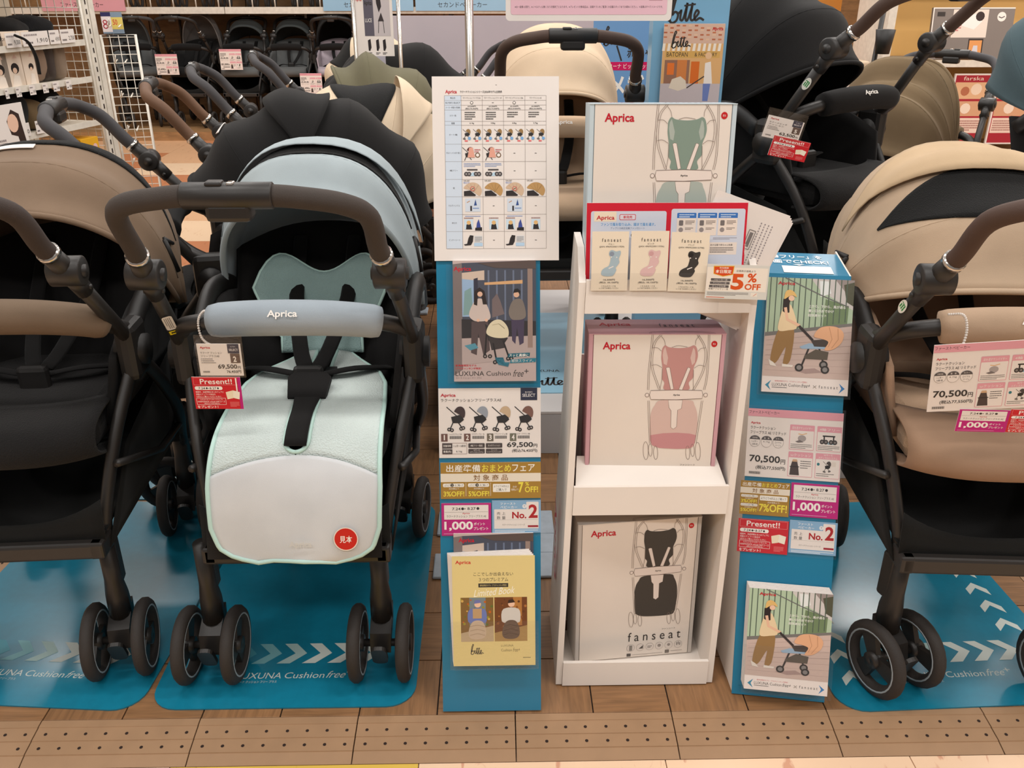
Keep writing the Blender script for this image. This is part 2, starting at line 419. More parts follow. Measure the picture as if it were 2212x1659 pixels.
for j in range(11): strip(DX0, DY0 + .3 * j + .3, -PI / 2)
for j in range(11): strip(DX0 + NC * TS, DY0 + .3 * j, PI / 2)
# ================================================================== TEAL MATS
MATM = card_mat('teal_vinyl', (20, 122, 150), rough=.28, coat=.25, nscale=60, var=.05, bump=.05, bscale=14)
MATE = plastic('mat_edge', (150, 190, 195))
def chev(c, x, y, s, rot, col):
    pts = [(-.62, -.7), (.0, -.7), (.62, 0), (-.1, .7), (-.75, .7), (.05, 0)]
    ca, sa = math.cos(rot), math.sin(rot)
    c.poly([(x + s * (a * ca - b_ * sa), y + s * (a * sa + b_ * ca)) for a, b_ in pts], col)
def luxuna(c, x0, y0, x1, y1, col, sub=True):
    w = x1 - x0; h = y1 - y0
    c.tx('LUXUNA', x0, y0 + h * .1, x0 + w * .385, y0 + h * .62, col, sh=.12).tx('Cushion', x0 + w * .415, y0 + h * .1, x0 + w * .755, y0 + h * .62, col, sh=.12)
    c.tx('free', x0 + w * .77, y0 + h * .02, x0 + w * .935, y0 + h * .78 - h * .16, col, sh=.45).tx('+', x0 + w * .94, y0 - h * .02, x1, y0 + h * .3, col)
    if sub: c.tx('ラクーナ クッション フリー プラス', x0, y0 + h * .78, x0 + w * .36, y0 + h, col)
def floor_mat(label, cx, yf, yaw, side=False, w=.515, h=.728):
    M = Matrix.Translation((cx, yf, .0035)) @ Matrix.Rotation(yaw, 4, 'Z') @ Matrix.Rotation(-PI / 2, 4, 'X')
    b = B(); b.prism(rrect(w, h, .055, 6, 0, h / 2), 0, .003); o = b.build('floor_mat', MATM, None, M); tag(o, label, 'mat', 'teal mats under the front strollers')
    CV = lambda n: Canvas(515, 728, w, h, o, n, y0=-.0003)
    c = CV('chevron_row'); g = (206, 214, 208)
    for k in range(6): chev(c, 150 + 52 * k, 578, 42, 0, [(70, 150, 168), (120, 176, 184), (170, 198, 196), g, g, g][k])
    luxuna(CV('lettering'), 150, 630, 385, 662, g)
    if side:
        c = CV('chevron_row')
        for k in range(6): chev(c, 58, 640 - 62 * k, 34, -PI / 2 + .0, g)
        c = CV('chevron_row')
        for k in range(5): chev(c, 455, 500 - 62 * k, 34, -PI / 2, g)
    return o
floor_mat('teal floor mat with white chevrons lying under the brown stroller', -.955, 1.300, R(-4.3))
floor_mat('teal floor mat with white chevrons lying under the pale blue stroller', -.423, 1.284, R(0))
floor_mat('teal floor mat with white chevrons under the black flap hood stroller', -1.05, 2.30, R(-90))
floor_mat('teal floor mat with chevrons along three sides, under the beige stroller', .915, 1.262, R(2), True)
# ================================================================== STROLLERS
def wheel_protos():
    b = B(); r, w = .078, .013
    prof = [(w * math.cos(a), r - .014 + .014 * math.sin(a)) for a in [2 * PI * k / 10 for k in range(10)]]
    b.lathe(prof, n=28); t = b.build('wheel', TIRE)
    b = B(); b.lathe([(-.010, .0645), (.010, .0645), (.010, .060), (-.010, .060)], n=28)
    b.lathe([(-.013, 0.0001), (-.013, .017), (.013, .017), (.013, .0001)], n=16)
    for k in range(3):
        M = Matrix.Rotation(2 * PI * k / 3 + .5, 4, 'X')
        b.hexa([M @ Vector(p) for p in ((-.006, -.013, .01), (.006, -.013, .01), (.006, .013, .01), (-.006, .013, .01), (-.005, -.020, .062), (.005, -.020, .062), (.005, .020, .062), (-.005, .020, .062))])
    rim = b.build('rim', FRAME)
    b = B()
    for s in (-1, 1): b.lathe([(s * .0115, .0625), (s * .0128, .0625), (s * .0128, .0592), (s * .0115, .0592)], n=28)
    ring = b.build('reflective_ring', RING)
    b = B()   # caster body, local origin on the floor below the swivel axis; wheels trail to +y
    b.tube([(0, 0, .118), (0, 0, .165), (0, -.002, .205), (0, -.004, .30)], [.0225, .0215, .0165, .015], 14, flat=1.15)
    b.hexa([Vector(p) for p in ((-.02, -.05, .066), (.02, -.05, .066), (.02, .016, .1), (-.02, .016, .1), (-.021, -.04, .105), (.021, -.04, .105), (.021, .02, .14), (-.021, .02, .14))])
    b.tube([(-.05, -.034, .078), (.05, -.034, .078)], .0075, 10)
    b.prism(rrect(.03, .06, .012, 4, 0, 0), -.004, .004, Matrix.Translation((0, -.066, .074)) @ Matrix.Rotation(R(24), 4, 'X'))
    b.box(-.016, .016, -.002, .032, .185, .285, bev=.006)
    cs = b.build('caster', FRAME)
    return t, rim, ring, cs
WT, WR, WG, WC = wheel_protos()
for o in (WT, WR, WG, WC): COL.objects.unlink(o)
def arc(n, a, w, Rr):
    """superellipse arch: a in [0,1] from +x side over the top to -x side"""
    t = PI * a; c, s_ = math.cos(t), math.sin(t); e = 2 / n
    return w * (abs(c) ** e) * (1 if c >= 0 else -1), Rr * (abs(s_) ** e)
class Hood:
    def __init__(s, pivot, ribs, n=2.5, sag=.012, fold=.004, low=.0):
        s.p = Vector((0, pivot[0], pivot[1])); s.ribs = ribs; s.n = n; s.sag = sag; s.fold = fold; s.low = low
    def pt(s, u, a, off=0.):
        """u 0..1 front rim to back, a 0..1 across"""
        k = len(s.ribs) - 1; x = min(u, .9999) * k; i = int(x); f = x - i
        A, C_ = s.ribs[i], s.ribs[i + 1]
        th, Rr, w = [A[q] + (C_[q] - A[q]) * (f * f * (3 - 2 * f) if q else f) for q in range(3)]
        Rr = Rr - s.sag * math.sin(PI * f) ** 1.5 + s.fold * math.sin(9 * a + 5 * u * k) * math.sin(PI * f) + off
        w = w + off * .8 - .3 * s.sag * math.sin(PI * f)
        X, r = arc(s.n, a, w, Rr); d = Vector((0, math.cos(R(th)), math.sin(R(th))))
        return s.p + Vector((X, 0, 0)) + d * r - Vector((0, 0, s.low * (abs(2 * a - 1) ** 4)))
def patch(h, u0, u1, a0, a1, off, nu=10, nv=24, lens=True):
    b = B()
    def fn(i, j):
        aa = a0 + (a1 - a0) * j
        m = (1 - abs(2 * j - 1) ** 2.2) if lens else 1.
        c = (u0 + u1) / 2; return h.pt(c + (u0 + (u1 - u0) * i - c) * max(.04, m), aa, off)
    return b.grid(fn, nu, nv)
def stroller(name, label, loc, yaw, hoodm, sleevem=None, gripm=None, seatm=None, hood=None, group=None, wins=(), handle=None, bar=True, scale=1., near=True, z=0., swiv=(0, 0, 0, 0), logo=None, hoodn=2.5, sag=.012, basket=True, clips=True, seatfront=True, legdrop=False, collar=None, unitm=None, headpad=None, pivot=(.2, .63), low=0., fold=.004, inner=None, cov=0., stickers=(), cdx=0.):
    root = empty(name, (loc[0], loc[1], z), yaw, label, 'stroller', group); root.scale = (scale,) * 3
    gripm = gripm or plastic('grip_foam', (60, 52, 47), rough=.8, bump=.3, bscale=700); seatm = seatm or SEATB; unitm = unitm or FRAME
    # casters and wheels
    for k, (sx, yy) in enumerate(((-1, -.22), (1, -.22), (-1, .28), (1, .28))):
        M = Matrix.Translation((sx * .168 + cdx, yy, 0)) @ Matrix.Rotation(R(swiv[k]), 4, 'Z')
        share('caster', WC, root, M)
        for s in (-1, 1):
            w = share('wheel', WT, root, M @ Matrix.Translation((s * .047, -.034, .078)) @ Matrix.Rotation(.7 * k + s, 4, 'X'))
            share('rim', WR, w); 
            if near: share('reflective_ring', WG, w)
    # frame
    for s in (-1, 1):
        B().tube(cat_rom([(s * .16, -.235, .29), (s * .166, -.222, .36), (s * .190, -.17, .49), (s * .213, -.09, .60), (s * .216, -.06, .655)], 5), .0105, 10, flat=1.3).build('front_leg', FRAME, root)
        B().tube(cat_rom([(s * .216, -.07, .62), (s * .216, .03, .53), (s * .205, .15, .40), (s * .168, .255, .28), (s * .158, .278, .24)], 5), .0125, 10, flat=1.2).build('rear_leg', FRAME, root)
        B().tube([(s * .196, -.2, .45), (s * .2, .02, .36), (s * .186, .2, .33)], .008, 8).build('side_link', FRAME, root)
        b = B(); b.box(s * .216 - .02, s * .216 + .02, -.11, -.03, .575, .69, bev=.014); b.tube([(s * .19, -.07, .63), (s * .245, -.07, .63)], .03, 16); b.build('pivot_hub', BLK, root)
        b = B(); b.tube(cat_rom([(s * .205, -.02, .655), (s * .208, .08, .70), (s * .205, .2, .68), (s * .2, .3, .6)], 5), .016, 10, flat=1.4); b.build('arm_rest', BLK, root)
    b = B(); b.box(-.172, .172, -.285, -.262, .292, .327, bev=.006); b.box(-.174, -.146, -.285, -.23, .292, .327, bev=.005); b.box(.146, .174, -.285, -.23, .292, .327, bev=.005); b.build('front_rail', FRAME, root)
    B().tube([(-.178, .24, .29), (.178, .24, .29)], .011, 8).build('rear_rail', FRAME, root)
    if basket:
        b = B()
        def bk(i, j):
            x = (2 * i - 1); ed = abs(x) ** 3
            y = -.262 + .48 * j; zt = .375 + .0 * j
            base = .285 - .03 * math.sin(PI * j)
            z_ = base + ed * (.05 + .13 * j) * (1 if j > .02 else 1)
            if j < .06: z_ = max(z_, .30)
            return Vector((x * (.172 - .004 * (1 - ed)), y, z_))
        b.grid(bk, 14, 12)
        b.grid(lambda i, j: Vector(((2 * i - 1) * .174, -.266 + .012 * j, .325 + j * (.03 + .05 * abs(2 * i - 1) ** 2.5))), 14, 3)
        b.grid(lambda i, j: Vector(((2 * i - 1) * .172, .222 + .03 * j, .27 + .2 * j)), 8, 4)
        for s in (-1, 1): b.grid(lambda i, j: Vector((s * (.174 + .02 * j), -.255 + i * (.2 + .24) + .12 * j * (1 - i), .30 + j * (.16 + .06 * i))), 10, 5)
        b.build('basket', BASK, root, solid=.003)
    # seat
    b = B(); b.box(-.165, .165, -.2, .16, (.445 if legdrop else .47), (.512 if legdrop else .54), bev=.028); b.build('seat', seatm, root)
    b = B()
    if legdrop: b.grid(lambda i, j: Vector(((2 * i - 1) * .16, -.19 - .1 * j, .49 - .16 * j * j - .02 * j)), 8, 8)
    else:
        pr = [(-.150, .552), (-.215, .55), (-.255, .54), (-.276, .52), (-.274, .492), (-.24, .472), (-.19, .47)]
        pr = [(p.x, p.y) for p in cat_rom([(a, c_, 0) for a, c_ in pr], 4)]
        b.grid(lambda i, j: Vector(((2 * i - 1) * .178, pr[int(round(j * (len(pr) - 1)))][0] + .05 * abs(2 * i - 1) ** 3, pr[int(round(j * (len(pr) - 1)))][1])), 18, len(pr) - 1)
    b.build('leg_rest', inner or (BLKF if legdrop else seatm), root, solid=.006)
    b = B()
    def bk2(i, j):
        x = 2 * i - 1; rec = .13 + .2 * j; zz = .5 + .28 * j - .03 * j * abs(x) ** 2
        return Vector((x * (.165 + .02 * j), rec - .09 * abs(x) ** 3, zz))
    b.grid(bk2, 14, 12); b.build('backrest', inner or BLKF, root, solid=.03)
    for s in (-1, 1):
        b = B(); b.grid(lambda i, j: Vector((s * (.172 + .018 * j), -.14 + .44 * i + .03 * j, .5 + j * (.13 + .1 * math.sin(PI * min(1, i * 1.1)) * .6))), 10, 5)
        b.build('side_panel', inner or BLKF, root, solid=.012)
    # harness
    for s in (-1, 1):
        b = B(); b.tube(cat_rom([(s * .06, .29, .76), (s * .055, .17, .66), (s * .03, .05, .59), (s * .012, .0, .565)], 4), .016, 8, flat=.25, up=(0, -1, .4)); b.build('shoulder_strap', WEB, root)
        b = B(); b.tube(cat_rom([(s * .15, .06, .54), (s * .09, .0, .565), (s * .02, -.02, .56)], 4), .013, 8, flat=.3); b.build('waist_strap', WEB, root)
    b = B(); b.box(-.03, .03, -.045, -.02, .53, .585, bev=.01); b.build('buckle', BLK, root)
    # front bar
    if bar:
        pth = cat_rom([(-.216, -.06, .665), (-.208, -.11, .692), (-.175, -.152, .72), (-.1, -.17, .735), (0, -.174, .739), (.1, -.17, .735), (.175, -.152, .72), (.208, -.11, .692), (.216, -.06, .665)], 6)
        fb = B().tube(pth, .0155, 12).build('front_bar', FRAME, root)
        k = len(pth); sub = [p for p in pth if abs(p.x - cov) <= .152]
        rr = [.030 + .002 * math.cos(PI * p.x / .3) for p in sub]; rr[0] *= .93; rr[-1] *= .93
        b = B().tube(sub, rr, 18); cv = b.build('bar_cover', sleevem or hoodm, root)
        if logo:
            c = Canvas(100, 30, .052, .0156, cv, 'lettering', Matrix.Translation((cov * .3, -.2075, .749)) @ Matrix.Rotation(R(-30), 4, 'X'), y0=-.0002)
            c.tx('Aprica', 0, 0, 100, 30, logo, b=.02)
    # handle
    hd = dict(joint=(.2, -.24, .84), bar=(-.40, 1.005), w=.186); hd.update(handle or {})
    jx, jy, jz = hd['joint']; by, bz = hd['bar']; hw = hd['w']
    for s in (-1, 1):
        B().tube([(s * .222, -.065, .63), (s * (.222 + (jx - .222) * .5), (jy - .065) / 2, (jz + .63) / 2), (s * jx, jy, jz)], .0125, 12, flat=1.15).build('handle_arm', FRAME, root)
        d = (Vector((s * hw, jy + (by - jy) * .45, jz + (bz - jz) * .5)) - Vector((s * jx, jy, jz))).normalized()
        J = Vector((s * jx, jy, jz)); dn = (J - Vector((s * .222, -.065, .63))).normalized()
        b = B(); b.tube([J + Vector((-.027, 0, 0)), J + Vector((-.025, 0, 0)), J + Vector((.025, 0, 0)), J + Vector((.027, 0, 0))], [.022, .0255, .0255, .022], 22); b.tube([J + Vector((-.031, 0, 0)), J + Vector((.031, 0, 0))], .011, 14)
        b.tube([J, J + d * .022, J + d * .054], [.0175, .0180, .0165], 14); b.tube([J - dn * .012, J - dn * .062], [.0165, .0148], 14, flat=1.1); b.tube([J - dn * .05 + Vector((-.017, 0, 0)), J - dn * .05 + Vector((.017, 0, 0))], .005, 8)
        b.build('handle_joint', FRAME, root)
        for (sd, f, kind) in stickers:
            if sd == s:
                A_ = Vector((s * .222, -.065, .63)); ax = (A_ - J).normalized(); P_ = J + (A_ - J) * f; nn = Vector((-.15 * s, -.75, .6)) if kind == 'label' else Vector((-.75, -.6, .45)); nn = (nn - ax * nn.dot(ax)).normalized()
                zz = ax.cross(-nn) if s < 0 else -(ax.cross(-nn)); xx = ax if s < 0 else -ax
                L_ = .062 if kind == 'label' else .034; hh = .022
                M_ = Matrix((tuple(xx) + (0,), tuple(-nn) + (0,), tuple(zz) + (0,), (0, 0, 0, 1))).transposed(); M_.translation = P_ + nn * .0158 - zz * hh / 2
                c = Canvas(100, 40, L_, hh, root, 'sticker', M_, y0=-.001)
                if kind == 'label': c.rr(0, 4, 74, 36, 8, (226, 220, 214)).gk(8, 10, 66, 32, (120, 114, 112), 4, .5).rect(80, 6, 100, 34, (230, 206, 30)).rect(86, 12, 94, 28, (60, 52, 20))
                else: c.circ(50, 20, 48, (226, 224, 214), 20, 17).rect(28, 10, 72, 15, (50, 140, 70)).rect(28, 18, 72, 23, (50, 140, 70)).rect(28, 10, 34, 32, (50, 140, 70)).rect(42, 26, 72, 31, (50, 140, 70))
        p0 = Vector((s * jx, jy, jz)) + d * .050
        B().tube([p0, p0 + d * .010], .0187, 16).build('handle_band', CHROME, root)
        pts = [p0 + d * .008, p0 + d * .03, Vector((s * hw, jy + (by - jy) * .62, jz + (bz - jz) * .72)), Vector((s * (hw * .83), by + (jy - by) * .12, bz - (bz - jz) * .1)), Vector((s * hw * .5, by + .006, bz - .004)), Vector((s * .06, by, bz))]
        B().tube(cat_rom(pts, 6), .016, 14).build('handle_grip', gripm, root)
    b = B(); b.tube([(-.064, by, bz), (-.062, by, bz), (.062, by, bz), (.064, by, bz)], [.017, .0192, .0192, .017], 16)
    b.box(-.032, .032, by - .014, by + .02, bz - .036, bz - .008, bev=.007); b.box(-.028, -.004, by - .012, by + .008, bz + .014, bz + .0215, bev=.003); u_ = b.build('handle_unit', unitm, root)
    B().box(.002, .012, by - .01, by + .004, bz + .015, bz + .0205, bev=.002).build('fold_lock', CHROME, u_)
    # hood
    if hood:
        h = Hood(pivot, hood, hoodn, sag, fold, low)
        n = 8 * (len(hood) - 1)
        b = B().grid(lambda i, j: h.pt(i, j), n, 40); ho = b.build('hood', hoodm, root, solid=.004)
        B().tube([h.pt(0, j / 40, .001) for j in range(41)], .006, 8).build('hood_rim', hoodm, ho)
        for i in range(1, len(hood) - 1):
            B().tube([h.pt(i / (len(hood) - 1), .04 + .92 * j / 30, .0005) for j in range(31)], .0022, 6).build('hood_seam', hoodm, ho)
        for (nm, u0, u1, a0, a1, off, mm, lens) in wins:
            p = patch(h, u0, u1, a0, a1, off, lens=lens).build(nm, mm, ho, solid=.002)
        if clips:
            for s in (0, 1):
                q = h.pt(.3, .12 if s == 0 else .88, .006); q2 = h.pt(.3, .05 if s == 0 else .95, .008); q3 = h.pt(.42, .1 if s == 0 else .9, .008)
                b = B(); b.tube([q, q2], .0055, 8); b.tube([q, q3], [.006, .004], 8); b.build('hood_clip', BLK, ho)
        return root, h
    return root, None
# ------------------------------------------------------------------ the front row
BLUE = fabric('pale_blue_fabric', (156, 167, 171)); BLUES = fabric('blue_grey_fabric', (150, 160, 168)); BROWN = fabric('brown_fabric', (122, 102, 84)); BROWNS = fabric('brown_cover', (110, 93, 77))
BEIGE = fabric('beige_fabric', (180, 157, 133)); BEIGES = fabric('beige_cover', (176, 150, 126)); BROWNGRIP = plastic('brown_grip_leather', (72, 52, 42), rough=.7, bump=.2, bscale=600)
WHITE_INK = (240, 236, 230)
brown, brown_h = stroller('stroller', 'brown stroller with brown hood standing at the left end of the front row', (-.925, 1.645), R(3), BROWN, BROWNS,
    hood=[(130, .33, .232), (108, .345, .245), (84, .345, .248), (52, .33, .235), (24, .28, .21)], wins=[('hood_window', .45, .62, .1, .9, .004, DKM, True), ('hood_label', .41, .435, .5, .68, .006, WHITEP, False)], swiv=(4, 6, 4, 6), cdx=-.018, cov=.045, logo=WHITE_INK, gripm=plastic('dark_brown_foam', (58, 48, 44), rough=.8, bump=.3, bscale=700))
blue, blue_h = stroller('stroller', 'pale blue stroller with a mint fan seat liner on its seat', (-.375, 1.633), R(0), BLUE, BLUES,
    hood=[(120, .31, .2), (98, .335, .21), (78, .34, .215), (52, .32, .21), (30, .26, .2)], wins=[('hood_window', .28, .46, .14, .9, .004, DKM, True), ('hood_flap', .40, .52, .1, .9, .016, BLUE, True)], swiv=(0, 0, -4, -6), cdx=-.028, logo=WHITE_INK, cov=.018, legdrop=True, stickers=((-1, .52, 'label'),))
beige, beige_h = stroller('stroller', 'beige stroller with a raised hood flap beside the right display stand', (.925, 1.57), R(-4), BEIGE, BEIGES,
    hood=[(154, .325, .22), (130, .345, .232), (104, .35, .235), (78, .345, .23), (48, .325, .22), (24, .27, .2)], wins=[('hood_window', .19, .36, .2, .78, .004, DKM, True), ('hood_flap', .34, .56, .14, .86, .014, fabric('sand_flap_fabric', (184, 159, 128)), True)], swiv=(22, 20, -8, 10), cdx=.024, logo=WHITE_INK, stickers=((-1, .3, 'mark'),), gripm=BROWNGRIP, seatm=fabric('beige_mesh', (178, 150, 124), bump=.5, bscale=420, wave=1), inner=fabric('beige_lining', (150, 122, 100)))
# ================================================================== DRAWINGS FOR PRINTED THINGS
RED, DK, NAVY, MAG, GOLD, LBL = (196, 22, 44), (52, 48, 46), (38, 42, 66), (190, 18, 122), (168, 128, 44), (140, 182, 214)
PAP = (236, 228, 222)
def onM(M, px, py):
    """pixel -> local (x, z) on the plane y=0 of frame M"""
    I = M.inverted(); o = I @ Vector((0, 0, CAMH)); d = (I.to_3x3() @ ray(px, py)); t = -o.y / d.y; p = o + d * t; return p.x, p.z
def pxbox(M, x0, y0, x1, y1):
    l = onM(M, x0, (y0 + y1) / 2); r = onM(M, x1, (y0 + y1) / 2); b_ = onM(M, (x0 + x1) / 2, y1); t = onM(M, (x0 + x1) / 2, y0)
    return (l[0] + r[0]) / 2, b_[1], r[0] - l[0], t[1] - b_[1]
def aprica(c, x0, y0, x1, y1, col=RED): c.tx('Aprica', x0, y0, x1, y1, col, b=.022)
def mini_stroller(c, x, y, s, hood, body=(40, 36, 36), flip=1, wheels=True):
    f = flip * s
    c.line([(x - .55 * f, y - .62 * s), (x - .2 * f, y - .3 * s), (x + .25 * f, y + .1 * s)], .05 * s, body)
    c.line([(x - .1 * f, y + .05 * s), (x - .35 * f, y + .62 * s)], .06 * s, body).line([(x - .05 * f, y + .05 * s), (x + .3 * f, y + .55 * s)], .06 * s, body)
    c.poly([(x - .3 * f, y - .05 * s), (x + .3 * f, y - .2 * s), (x + .42 * f, y + .12 * s), (x + .2 * f, y + .3 * s), (x - .22 * f, y + .3 * s)], body)
    c.sp([(x - .12 * f, y - .38 * s), (x + .05 * f, y - .6 * s), (x + .28 * f, y - .64 * s), (x + .45 * f, y - .5 * s), (x + .5 * f, y - .25 * s), (x + .42 * f, y - .0 * s), (x + .2 * f, y - .16 * s), (x - .02 * f, y - .3 * s)], hood)
    if wheels:
        for (a, b_) in ((-.42, .66), (-.26, .7), (.26, .62), (.38, .58)): c.circ(x + a * f, y + b_ * s, .11 * s, body, 12); c.circ(x + a * f, y + b_ * s, .05 * s, (190, 180, 175), 8)
def bitte(c, x, y, s, col, w=None):
    w = w or s * .07
    P = lambda q: [(x + a * s, y + b_ * s) for a, b_ in q]
    c.curve(P([(0, .55), (.12, .2), (.22, -.25), (.3, -.42), (.22, -.5), (.12, -.2), (.05, .2), (.04, .5), (.14, .6), (.3, .5), (.34, .28), (.22, .2), (.12, .32)]), w, col)
    c.curve(P([(.3, .3), (.42, .2), (.46, .15), (.44, .45), (.54, .48), (.64, .1), (.68, -.12), (.64, .4), (.72, .5), (.84, .1), (.88, -.12), (.84, .4), (.92, .5), (1.06, .36), (1.14, .22), (1.06, .14), (.98, .32), (1.04, .5), (1.2, .42), (1.36, .5)]), w, col)
    c.line(P([(.56, -.02), (1.0, -.08)]), w * .7, col)
def fanseat(c, x0, y0, x1, y1, col): c.tx('f a n s e a t', x0, y0, x1, y1, col)
# --- photographs on the brochures, drawn as flat shapes
def photo_elevator(c, x0, y0, W, H):
    X = lambda u: x0 + u * W; Y = lambda v: y0 + v * H
    def po(q, col): c.poly([(X(a), Y(b_)) for a, b_ in q], col)
    po([(0, 0), (1, 0), (1, 1), (0, 1)], (190, 172, 168)); po([(.1, .02), (1, .0), (1, .78), (.1, .8)], (74, 78, 92))
    po([(0, .03), (.11, .02), (.11, .9), (0, .95)], (124, 112, 110)); po([(.11, .1), (.38, .08), (.38, .16), (.11, .16)], (206, 186, 170))
    po([(.11, .15), (.25, .16), (.25, .46), (.11, .46)], (150, 178, 208)); po([(.14, .25), (.22, .22), (.24, .44), (.12, .45)], (128, 160, 160)); po([(.25, .15), (.3, .14), (.3, .5), (.25, .5)], (52, 52, 66))
    for k in range(5): po([(.42 + .1 * k, .08), (.44 + .1 * k, .08), (.44 + .1 * k, .62), (.42 + .1 * k, .62)], (108, 118, 140))
    po([(.1, .48), (1, .5), (1, .66), (.1, .66)], (50, 46, 48)); po([(.1, .64), (1, .62), (1, .8), (.1, .86)], (176, 160, 156)); po([(.9, 0), (.96, 0), (.96, .72), (.9, .72)], (150, 128, 118))
    po([(.3, .02), (1, 0), (1, .07), (.5, .06)], (90, 76, 72)); po([(.38, .18), (.84, .16), (.84, .19), (.38, .2)], (214, 168, 120))
    # woman
    po([(.22, .5), (.42, .5), (.44, .74), (.36, .78), (.3, .6), (.28, .78), (.21, .76)], (84, 70, 70)); c.sp([(X(a), Y(b_)) for a, b_ in [(.25, .34), (.32, .31), (.39, .34), (.45, .45), (.42, .49), (.32, .5), (.24, .49), (.19, .44)]], (204, 188, 180)); c.circ(X(.3), Y(.49), .02 * W, (226, 184, 158), 8); c.circ(X(.4), Y(.49), .02 * W, (226, 184, 158), 8)
    po([(.26, .25), (.32, .22), (.38, .25), (.41, .36), (.36, .36), (.34, .28), (.3, .28), (.29, .37), (.25, .36)], (44, 34, 32)); c.circ(X(.325), Y(.275), .032 * W, (226, 184, 158), 12)
    # man
    po([(.7, .47), (.86, .47), (.85, .68), (.8, .7), (.77, .55), (.75, .69), (.71, .66)], (72, 62, 84)); c.sp([(X(a), Y(b_)) for a, b_ in [(.71, .34), (.77, .315), (.84, .33), (.88, .44), (.85, .48), (.77, .49), (.7, .48), (.67, .42)]], (126, 116, 108)); c.circ(X(.765), Y(.28), .035 * W, (222, 178, 150), 12); po([(.725, .27), (.74, .235), (.78, .23), (.815, .25), (.81, .29), (.79, .26), (.74, .265)], (36, 30, 30))
    # reflection + stroller
    po([(.47, .32), (.53, .27), (.57, .33), (.62, .44), (.47, .47)], (118, 104, 104))
    po([(.38, .52), (.66, .64), (.62, .68), (.42, .66)], (48, 44, 44)); po([(.42, .62), (.6, .66), (.62, .72), (.46, .74)], (60, 54, 54))
    for (a, b_) in ((.38, .79), (.44, .79), (.5, .84), (.55, .84), (.66, .81), (.7, .81)): c.circ(X(a), Y(b_), .026 * W, (42, 38, 38), 12); c.circ(X(a), Y(b_), .012 * W, (150, 140, 136), 8)
    c.line([(X(.4), Y(.6)), (X(.38), Y(.78))], .02 * W, (40, 36, 36)); c.line([(X(.6), Y(.66)), (X(.67), Y(.8))], .02 * W, (40, 36, 36)); c.line([(X(.48), Y(.68)), (X(.52), Y(.83))], .02 * W, (40, 36, 36))
    c.sp([(X(a), Y(b_)) for a, b_ in [(.4, .6), (.43, .53), (.5, .49), (.58, .49), (.65, .54), (.67, .6), (.64, .635), (.5, .635)]], (216, 206, 176)); c.line([(X(.47), Y(.53)), (X(.55), Y(.52)), (X(.62), Y(.56))], .008 * W, (184, 172, 142))
    po([(.5, .8), (.6, .8), (.62, .84), (.68, .84), (.66, .88), (.54, .86)], (70, 138, 160)); po([(.13, .7), (.26, .68), (.3, .72), (.2, .74)], (84, 142, 160))
